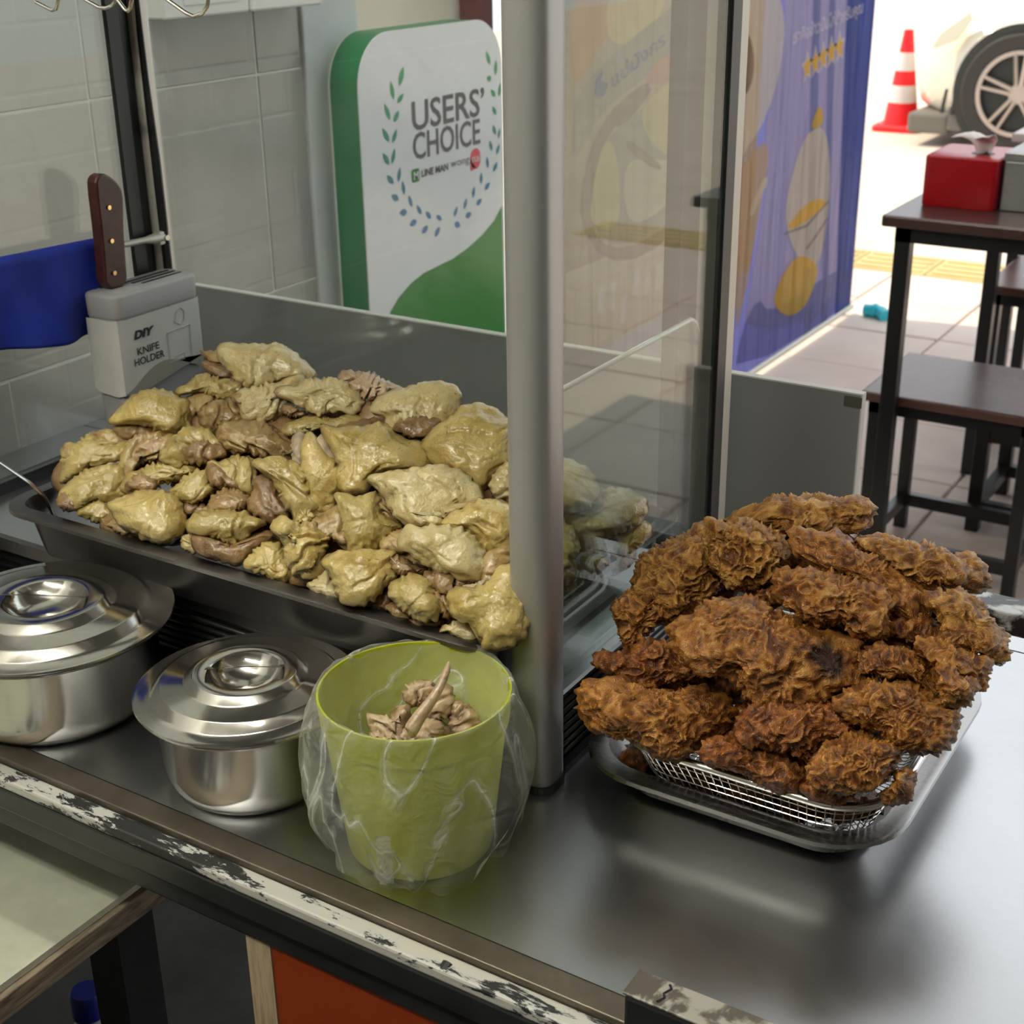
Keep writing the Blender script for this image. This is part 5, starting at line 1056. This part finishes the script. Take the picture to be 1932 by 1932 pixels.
pc_([(735, 1105), (755, 1091), (783, 1085), (807, 1095), (816, 1113), (829, 1138), (829, 1160), (813, 1170), (786, 1171), (772, 1157), (750, 1140), (735, 1126)], 'oval speckled piece near the rim, below the dark stringy meat', PO, 0.016, 0.022, fold=0.6, parts=(('skin_flap', [(812, 1113), (839, 1122), (856, 1140), (865, 1161), (841, 1169), (828, 1150)], PT, -0.006, 0.011),))
pc_([(845, 1124), (862, 1105), (884, 1113), (907, 1108), (926, 1099), (950, 1065), (990, 1070), (1000, 1195), (967, 1212), (942, 1217), (918, 1217), (914, 1204), (893, 1179), (871, 1170), (849, 1154), (856, 1140)], 'bright golden piece at the front right corner beside the post', PG, 0.018, 0.024, fold=0.8, parts=(('fatty_edge', [(846, 1124), (862, 1106), (874, 1114), (874, 1140), (890, 1165), (912, 1190), (918, 1212), (912, 1214), (892, 1180), (870, 1170), (849, 1154), (857, 1142)], PG, 0.010, 0.008),))
pc_([(823, 1186), (869, 1170), (896, 1182), (914, 1199), (918, 1216), (884, 1212), (850, 1201)], 'pale piece low along the rim under the corner piece', PP, -0.002, 0.013, 4)
pc_([(755, 1163), (783, 1170), (814, 1172), (849, 1161), (836, 1188), (799, 1182)], 'reddish brown scrap of meat along the rim below the oval piece', PM, -0.006, 0.011, 4)
pc_([(725, 1147), (741, 1135), (767, 1152), (781, 1167), (757, 1168)], 'small tan scrap between rim and oval speckled piece', PT, -0.004, 0.010, 4)
pc_([(684, 1138), (713, 1113), (737, 1103), (742, 1130), (730, 1154), (700, 1147)], 'dark brown juicy scrap left of the oval speckled piece', PM, -0.006, 0.013, 4)
pc_([(376, 786), (387, 767), (428, 755), (453, 764), (462, 789), (453, 797), (428, 805), (411, 814), (389, 811)], 'round brown piece under the centre fold, upper left', PT, -0.006, 0.019, meaty=0.35)
pc_([(430, 752), (457, 733), (490, 728), (521, 723), (552, 711), (580, 713), (556, 733), (520, 737), (521, 752), (545, 758), (537, 780), (519, 794), (499, 802), (479, 799), (459, 791), (452, 769), (449, 757)], 'centre top piece with a thick folded hem of skin', PP, 0.004, 0.019, fold=1.4, parts=(('rolled_hem', [(432, 754), (455, 740), (478, 744), (490, 762), (500, 790), (494, 802), (478, 796), (462, 786), (454, 768), (446, 760)], PT, 0.010, 0.008),))
pc_([(516, 738), (530, 730), (550, 733), (569, 720), (589, 715), (634, 712), (661, 729), (681, 743), (690, 758), (686, 766), (668, 781), (656, 783), (640, 777), (618, 775), (597, 781), (573, 771), (550, 757), (530, 752)], 'flat yellowish skin piece with a fatty knob, upper centre', PP, 0.014, 0.015, fold=1.2, parts=(('meat', [(525, 773), (543, 758), (562, 768), (582, 778), (567, 787), (540, 784)], PM, -0.010, 0.010),))
pc_([(634, 713), (649, 700), (674, 700), (710, 709), (729, 722), (740, 728), (768, 734), (748, 743), (713, 751), (698, 752), (674, 746), (656, 731)], 'shredded pinkish meat without skin at the top right of centre', 'giblet', 0.0, 0.014, fold=2.0)
pc_([(536, 808), (552, 796), (581, 785), (609, 786), (643, 794), (655, 785), (661, 781), (691, 792), (689, 807), (649, 810), (620, 807), (585, 806), (560, 816), (543, 819)], 'thin olive strip of skin below the fatty knobbed piece', PO, -0.002, 0.012, fold=1.5)
pc_([(405, 814), (428, 798), (457, 793), (482, 796), (505, 801), (534, 819), (557, 833), (562, 866), (536, 868), (513, 858), (490, 862), (465, 850), (459, 860), (434, 858), (416, 836)], 'mass of wrinkled grey brown meat in the middle of the heap', PT, 0.0, 0.021, fold=2.2, meaty=0.45)
pc_([(925, 905), (944, 881), (960, 872), (985, 880), (985, 945), (941, 948), (928, 927)], 'small pale piece with a black bruise touching the post', PP, 0.0, 0.016, 4, parts=(('bruise', [(944, 892), (955, 880), (975, 880), (975, 905), (955, 908)], PM, 0.010, 0.008),))
# pieces seen through the side pane
pc_([(1000, 885), (1039, 874), (1061, 864), (1084, 870), (1108, 883), (1123, 905), (1134, 929), (1116, 943), (1114, 957), (1095, 966), (1061, 971), (1039, 979), (1000, 960)], 'smooth round piece on top behind the side pane, right of the post', PG, 0.014, 0.030, fold=0.5, plane=RT)
pc_([(1052, 973), (1090, 960), (1116, 948), (1134, 925), (1170, 923), (1197, 930), (1218, 946), (1217, 974), (1198, 991), (1173, 1003), (1142, 1014), (1117, 1017), (1092, 1016), (1069, 991)], 'drumstick shaped piece lying along the tray behind the side pane', PP, 0.004, 0.024, fold=0.9, plane=RT)
pc_([(1000, 970), (1039, 973), (1060, 978), (1077, 994), (1088, 1017), (1094, 1033), (1083, 1053), (1091, 1078), (1075, 1097), (1046, 1106), (1000, 1110)], 'lumpy piece directly right of the post behind the side pane', PG, 0.012, 0.026, fold=1.3, plane=RT)
pc_([(1089, 1045), (1111, 1041), (1132, 1049), (1150, 1064), (1131, 1084), (1105, 1100), (1090, 1099), (1085, 1073)], 'small rounded piece above the right tray rim, behind the glass', PO, 0.002, 0.018, 4, plane=RT)
pc_([(1138, 1014), (1173, 1001), (1212, 979), (1235, 997), (1223, 1017), (1193, 1042), (1167, 1058), (1150, 1039)], 'flat piece at the far right rim behind the glass', PG, -0.004, 0.016, 4, plane=RT)
pc_([(1087, 1025), (1117, 1007), (1134, 1007), (1150, 1026), (1167, 1053), (1150, 1064), (1121, 1047), (1098, 1043)], 'brown cut meat face with a skin edge, behind the glass', PM, -0.002, 0.013, 4, plane=RT)
pc_([(1030, 1106), (1069, 1093), (1094, 1097), (1072, 1130), (1035, 1134)], 'small scrap at the near right rim beside the post, behind the glass', PT, 0.002, 0.012, 4, plane=RT)
# filler pieces added under the visible ones, brown to darken the gaps
for q, (cx, cy, rx, ry, pl, dp) in enumerate(((190, 900, 90, 60, FR, -0.03), (300, 850, 95, 60, FR, -0.035), (290, 980, 100, 50, FR, -0.03), (420, 900, 95, 70, FR, -0.035), (440, 790, 90, 55, FR, -0.04), (450, 1000, 95, 60, FR, -0.03), (560, 850, 90, 70, FR, -0.035), (560, 960, 90, 70, FR, -0.035), (590, 760, 85, 45, FR, -0.035), (600, 1070, 85, 50, FR, -0.03), (690, 860, 95, 70, FR, -0.03), (690, 1010, 95, 70, FR, -0.03), (760, 800, 90, 55, FR, -0.035), (800, 1080, 95, 65, FR, -0.032), (740, 1110, 80, 45, FR, -0.03), (850, 880, 90, 70, FR, -0.035), (900, 980, 80, 80, FR, -0.035), (900, 1150, 90, 55, FR, -0.03), (1060, 960, 90, 70, RT, -0.03), (1120, 1040, 80, 50, RT, -0.03))):
    P = [(cx+rx*math.cos(a), cy+ry*math.sin(a)) for a in [2*math.pi*j/14 for j in range(14)]]
    o = poached(P, 700+q, pl, dp, 0.024, 4, 1.2, 0.5, PT if q % 2 else PM)
    tag(o, 'added chicken piece, brown to darken the gaps under the skin pieces', 'chicken', 'filler pieces darkening the poached heap')
# ------------------------------------------------------------------ fried chicken heap
FF = ((-0.3, 0.757, 0.789), (0, -0.60, 1.0))
def fc_(pts, label, dep=0.0, T=None, sub=6, mat='fried', burnt=None, curl=1.0):
    fc_.k += 1; return tag(crust(pts, 40+fc_.k, FF, dep, T, sub, burnt, mat, curl), label, 'fried chicken', 'fried chicken pieces in the wire basket')
fc_.k = 0
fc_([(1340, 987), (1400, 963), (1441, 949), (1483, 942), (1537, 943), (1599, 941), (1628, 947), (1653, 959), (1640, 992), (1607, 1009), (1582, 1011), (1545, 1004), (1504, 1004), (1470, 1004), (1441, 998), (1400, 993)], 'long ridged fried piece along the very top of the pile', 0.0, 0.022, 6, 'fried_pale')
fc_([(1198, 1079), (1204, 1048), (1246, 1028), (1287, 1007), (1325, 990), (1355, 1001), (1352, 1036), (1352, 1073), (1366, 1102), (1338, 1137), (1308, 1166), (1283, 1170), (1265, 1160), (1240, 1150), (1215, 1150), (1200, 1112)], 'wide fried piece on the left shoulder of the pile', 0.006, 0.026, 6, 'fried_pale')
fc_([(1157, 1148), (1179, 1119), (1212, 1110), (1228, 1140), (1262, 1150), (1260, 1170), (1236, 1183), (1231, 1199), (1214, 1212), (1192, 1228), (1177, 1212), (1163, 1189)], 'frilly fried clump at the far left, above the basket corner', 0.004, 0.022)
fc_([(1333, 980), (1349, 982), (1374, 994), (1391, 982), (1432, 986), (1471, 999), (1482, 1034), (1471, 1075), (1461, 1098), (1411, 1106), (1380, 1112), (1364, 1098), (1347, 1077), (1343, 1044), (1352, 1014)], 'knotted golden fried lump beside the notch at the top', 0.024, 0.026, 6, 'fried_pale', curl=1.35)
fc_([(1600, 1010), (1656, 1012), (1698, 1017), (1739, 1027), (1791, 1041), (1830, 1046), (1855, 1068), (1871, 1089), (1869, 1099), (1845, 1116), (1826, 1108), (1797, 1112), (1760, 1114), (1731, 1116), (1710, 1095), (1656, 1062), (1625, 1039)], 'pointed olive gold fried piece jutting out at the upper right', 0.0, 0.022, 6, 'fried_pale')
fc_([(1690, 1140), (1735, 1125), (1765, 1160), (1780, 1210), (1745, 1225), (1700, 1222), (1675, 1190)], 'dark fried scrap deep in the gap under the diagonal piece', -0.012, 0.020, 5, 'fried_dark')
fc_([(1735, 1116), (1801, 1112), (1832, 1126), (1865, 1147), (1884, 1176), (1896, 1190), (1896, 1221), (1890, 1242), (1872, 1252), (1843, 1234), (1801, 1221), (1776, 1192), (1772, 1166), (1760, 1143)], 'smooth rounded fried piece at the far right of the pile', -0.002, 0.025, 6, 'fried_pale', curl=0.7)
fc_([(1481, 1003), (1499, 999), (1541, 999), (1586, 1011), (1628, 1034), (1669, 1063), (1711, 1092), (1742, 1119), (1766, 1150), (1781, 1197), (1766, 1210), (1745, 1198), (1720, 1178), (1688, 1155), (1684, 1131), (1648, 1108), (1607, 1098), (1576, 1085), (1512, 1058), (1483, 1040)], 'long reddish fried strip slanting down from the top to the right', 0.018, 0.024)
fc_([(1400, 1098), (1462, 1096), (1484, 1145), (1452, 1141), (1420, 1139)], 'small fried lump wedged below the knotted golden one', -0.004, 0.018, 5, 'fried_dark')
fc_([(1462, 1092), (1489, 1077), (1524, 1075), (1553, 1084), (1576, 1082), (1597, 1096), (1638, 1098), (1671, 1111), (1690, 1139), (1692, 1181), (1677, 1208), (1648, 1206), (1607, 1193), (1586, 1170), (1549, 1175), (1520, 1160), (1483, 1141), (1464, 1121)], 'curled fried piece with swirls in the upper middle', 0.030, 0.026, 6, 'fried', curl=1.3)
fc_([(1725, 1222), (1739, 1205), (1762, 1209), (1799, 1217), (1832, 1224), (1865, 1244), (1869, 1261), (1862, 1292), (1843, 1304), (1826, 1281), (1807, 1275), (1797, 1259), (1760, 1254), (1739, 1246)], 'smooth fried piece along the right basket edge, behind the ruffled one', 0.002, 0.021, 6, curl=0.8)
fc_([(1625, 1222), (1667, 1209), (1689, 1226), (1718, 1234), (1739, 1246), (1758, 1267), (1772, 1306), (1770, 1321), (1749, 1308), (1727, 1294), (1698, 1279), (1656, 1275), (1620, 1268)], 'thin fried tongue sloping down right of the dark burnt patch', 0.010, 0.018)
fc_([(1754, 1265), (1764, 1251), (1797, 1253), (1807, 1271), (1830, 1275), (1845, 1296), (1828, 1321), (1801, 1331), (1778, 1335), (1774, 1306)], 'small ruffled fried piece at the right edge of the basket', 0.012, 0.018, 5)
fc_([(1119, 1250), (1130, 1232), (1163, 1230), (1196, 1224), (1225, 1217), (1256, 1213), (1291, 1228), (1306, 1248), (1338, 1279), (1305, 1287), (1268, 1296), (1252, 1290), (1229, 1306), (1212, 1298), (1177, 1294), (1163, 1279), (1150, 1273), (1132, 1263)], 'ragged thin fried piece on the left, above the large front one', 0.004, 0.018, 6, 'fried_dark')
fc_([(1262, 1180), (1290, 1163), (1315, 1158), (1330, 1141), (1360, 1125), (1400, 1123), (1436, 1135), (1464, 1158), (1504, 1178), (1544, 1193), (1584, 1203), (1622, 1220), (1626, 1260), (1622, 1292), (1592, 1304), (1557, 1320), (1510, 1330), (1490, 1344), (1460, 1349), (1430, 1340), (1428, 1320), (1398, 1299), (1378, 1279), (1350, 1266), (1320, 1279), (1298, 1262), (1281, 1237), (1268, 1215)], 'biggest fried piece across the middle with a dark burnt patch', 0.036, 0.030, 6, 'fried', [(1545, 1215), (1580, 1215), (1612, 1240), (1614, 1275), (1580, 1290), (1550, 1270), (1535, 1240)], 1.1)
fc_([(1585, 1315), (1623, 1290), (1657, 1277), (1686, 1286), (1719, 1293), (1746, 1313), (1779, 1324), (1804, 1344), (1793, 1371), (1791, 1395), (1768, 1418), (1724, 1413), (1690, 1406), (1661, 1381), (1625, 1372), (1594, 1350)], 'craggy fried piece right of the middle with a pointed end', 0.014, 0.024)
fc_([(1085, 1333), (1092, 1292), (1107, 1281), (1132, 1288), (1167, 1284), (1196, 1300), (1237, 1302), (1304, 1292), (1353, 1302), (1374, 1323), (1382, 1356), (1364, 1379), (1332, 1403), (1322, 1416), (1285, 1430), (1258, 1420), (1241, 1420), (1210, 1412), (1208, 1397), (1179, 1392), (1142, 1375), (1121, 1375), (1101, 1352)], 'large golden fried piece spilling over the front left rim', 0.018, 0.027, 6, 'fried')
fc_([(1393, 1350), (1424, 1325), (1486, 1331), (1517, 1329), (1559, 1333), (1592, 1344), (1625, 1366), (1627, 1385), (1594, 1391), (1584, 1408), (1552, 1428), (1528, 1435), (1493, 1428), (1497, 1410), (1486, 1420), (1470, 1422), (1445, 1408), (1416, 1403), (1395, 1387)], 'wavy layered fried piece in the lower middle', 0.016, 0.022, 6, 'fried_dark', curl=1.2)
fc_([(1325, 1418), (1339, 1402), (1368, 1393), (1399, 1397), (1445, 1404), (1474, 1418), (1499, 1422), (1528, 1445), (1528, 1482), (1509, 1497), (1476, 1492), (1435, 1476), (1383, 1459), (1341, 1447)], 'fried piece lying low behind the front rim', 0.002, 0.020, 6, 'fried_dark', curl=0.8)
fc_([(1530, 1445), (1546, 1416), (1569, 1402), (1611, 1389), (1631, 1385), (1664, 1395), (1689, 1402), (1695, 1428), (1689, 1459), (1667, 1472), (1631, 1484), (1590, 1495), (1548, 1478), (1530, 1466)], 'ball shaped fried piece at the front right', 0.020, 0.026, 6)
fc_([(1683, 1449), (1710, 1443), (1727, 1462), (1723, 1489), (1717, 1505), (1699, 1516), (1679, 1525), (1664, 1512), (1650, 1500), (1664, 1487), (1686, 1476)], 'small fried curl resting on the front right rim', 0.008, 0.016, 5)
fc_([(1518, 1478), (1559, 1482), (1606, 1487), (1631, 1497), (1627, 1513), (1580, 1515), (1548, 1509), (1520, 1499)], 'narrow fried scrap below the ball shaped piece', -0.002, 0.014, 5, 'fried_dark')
for q, (cx, cy, rx, ry, dp) in enumerate(((1300, 1110, 90, 80, -0.03), (1450, 1060, 95, 70, -0.032), (1600, 1080, 95, 70, -0.032), (1260, 1290, 110, 70, -0.028), (1400, 1240, 110, 80, -0.03), (1560, 1230, 110, 80, -0.03), (1720, 1200, 100, 80, -0.03), (1460, 1380, 110, 70, -0.026), (1620, 1360, 100, 75, -0.028), (1740, 1310, 80, 70, -0.026), (1600, 1450, 80, 40, -0.02))):  # filler pieces added in a dark crust to deepen the gaps
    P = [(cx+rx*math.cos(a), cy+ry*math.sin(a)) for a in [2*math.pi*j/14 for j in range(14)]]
    tag(crust(P, 900+q, FF, dp, 0.024, 5, None, 'fried_dark'), 'added fried piece, dark to deepen the gaps of the pile', 'fried chicken', 'filler pieces darkening the fried pile')
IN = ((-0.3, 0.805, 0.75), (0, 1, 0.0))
for q, (cx, cy, rx, ry) in enumerate(((1235, 1432, 62, 34), (1330, 1468, 66, 34), (1430, 1500, 66, 34), (1530, 1520, 64, 32), (1618, 1525, 50, 28))):  # dark pieces added so the basket reads dark behind its mesh
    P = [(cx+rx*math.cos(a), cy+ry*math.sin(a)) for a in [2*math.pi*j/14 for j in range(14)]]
    tag(crust(P, 950+q, IN, 0.0, 0.016, 5, None, 'fried_dark'), 'added fried piece, dark to shade the basket behind the front mesh', 'fried chicken', 'added dark pieces behind the wire mesh')
# ------------------------------------------------------------------ giblets in the bucket
GB = ((BC[0], BC[1], ZC+0.074), (0.15, -0.45, 1.0))
def gb_(pts, label, dep, T, seed, fold=1.8):
    o = poached(pts, seed, GB, dep, T, 4, fold, 0.15, 'giblet', 'boiled_giblet'); return tag(o, label, 'giblet', 'boiled giblets in the green bucket')
gb_([(757, 1312), (770, 1290), (790, 1282), (812, 1285), (824, 1296), (812, 1318), (800, 1335), (784, 1338), (770, 1328)], 'largest boiled giblet at the back of the bucket', 0.006, 0.013, 501)
gb_([(808, 1330), (818, 1305), (838, 1295), (852, 1308), (855, 1335), (840, 1355), (820, 1358), (808, 1348)], 'boiled giblet right of the long neck bone', 0.010, 0.012, 502)
gb_([(848, 1335), (862, 1320), (884, 1330), (900, 1352), (902, 1372), (870, 1386), (850, 1380), (845, 1356)], 'boiled giblet at the right, half hidden by the bucket rim', 0.004, 0.014, 503)
gb_([(690, 1345), (715, 1356), (742, 1352), (760, 1332), (774, 1328), (770, 1352), (758, 1380), (762, 1400), (730, 1402), (712, 1392), (700, 1376)], 'stringy boiled giblet at the left of the bucket', 0.004, 0.012, 504, 2.4)
gb_([(782, 1400), (784, 1372), (800, 1354), (820, 1358), (836, 1366), (836, 1390), (820, 1404)], 'boiled giblet with a round hole at the front of the bucket', 0.014, 0.012, 505)
gb_([(690, 1384), (720, 1376), (760, 1388), (765, 1406), (700, 1406)], 'flat boiled scrap at the front left inside the bucket', 0.006, 0.010, 506)
gb_([(730, 1380), (790, 1350), (860, 1370), (860, 1420), (740, 1420)], 'boiled scrap at the bottom under the other giblets', -0.012, 0.016, 507)
nk = [at(848, 1250, y=0.668), at(838, 1282, y=0.660), at(818, 1318, y=0.650), at(790, 1352, y=0.640), at(772, 1384, y=0.632)]
nk = chaikin(np.array([nk[0]]+nk+[nk[-1]]), 0)
nb = MB().tube(nk, [0.0012, 0.0018, 0.0030, 0.0036, 0.0046, 0.0060, 0.0058], 10).build('neck_bone', 'giblet', None, 'all', loc=tuple(nk[3]))
tag(nb, 'long thin boiled neck bone leaning upright in the bucket', 'bone'); nb.modifiers.new('s', 'SUBSURF').render_levels = 2
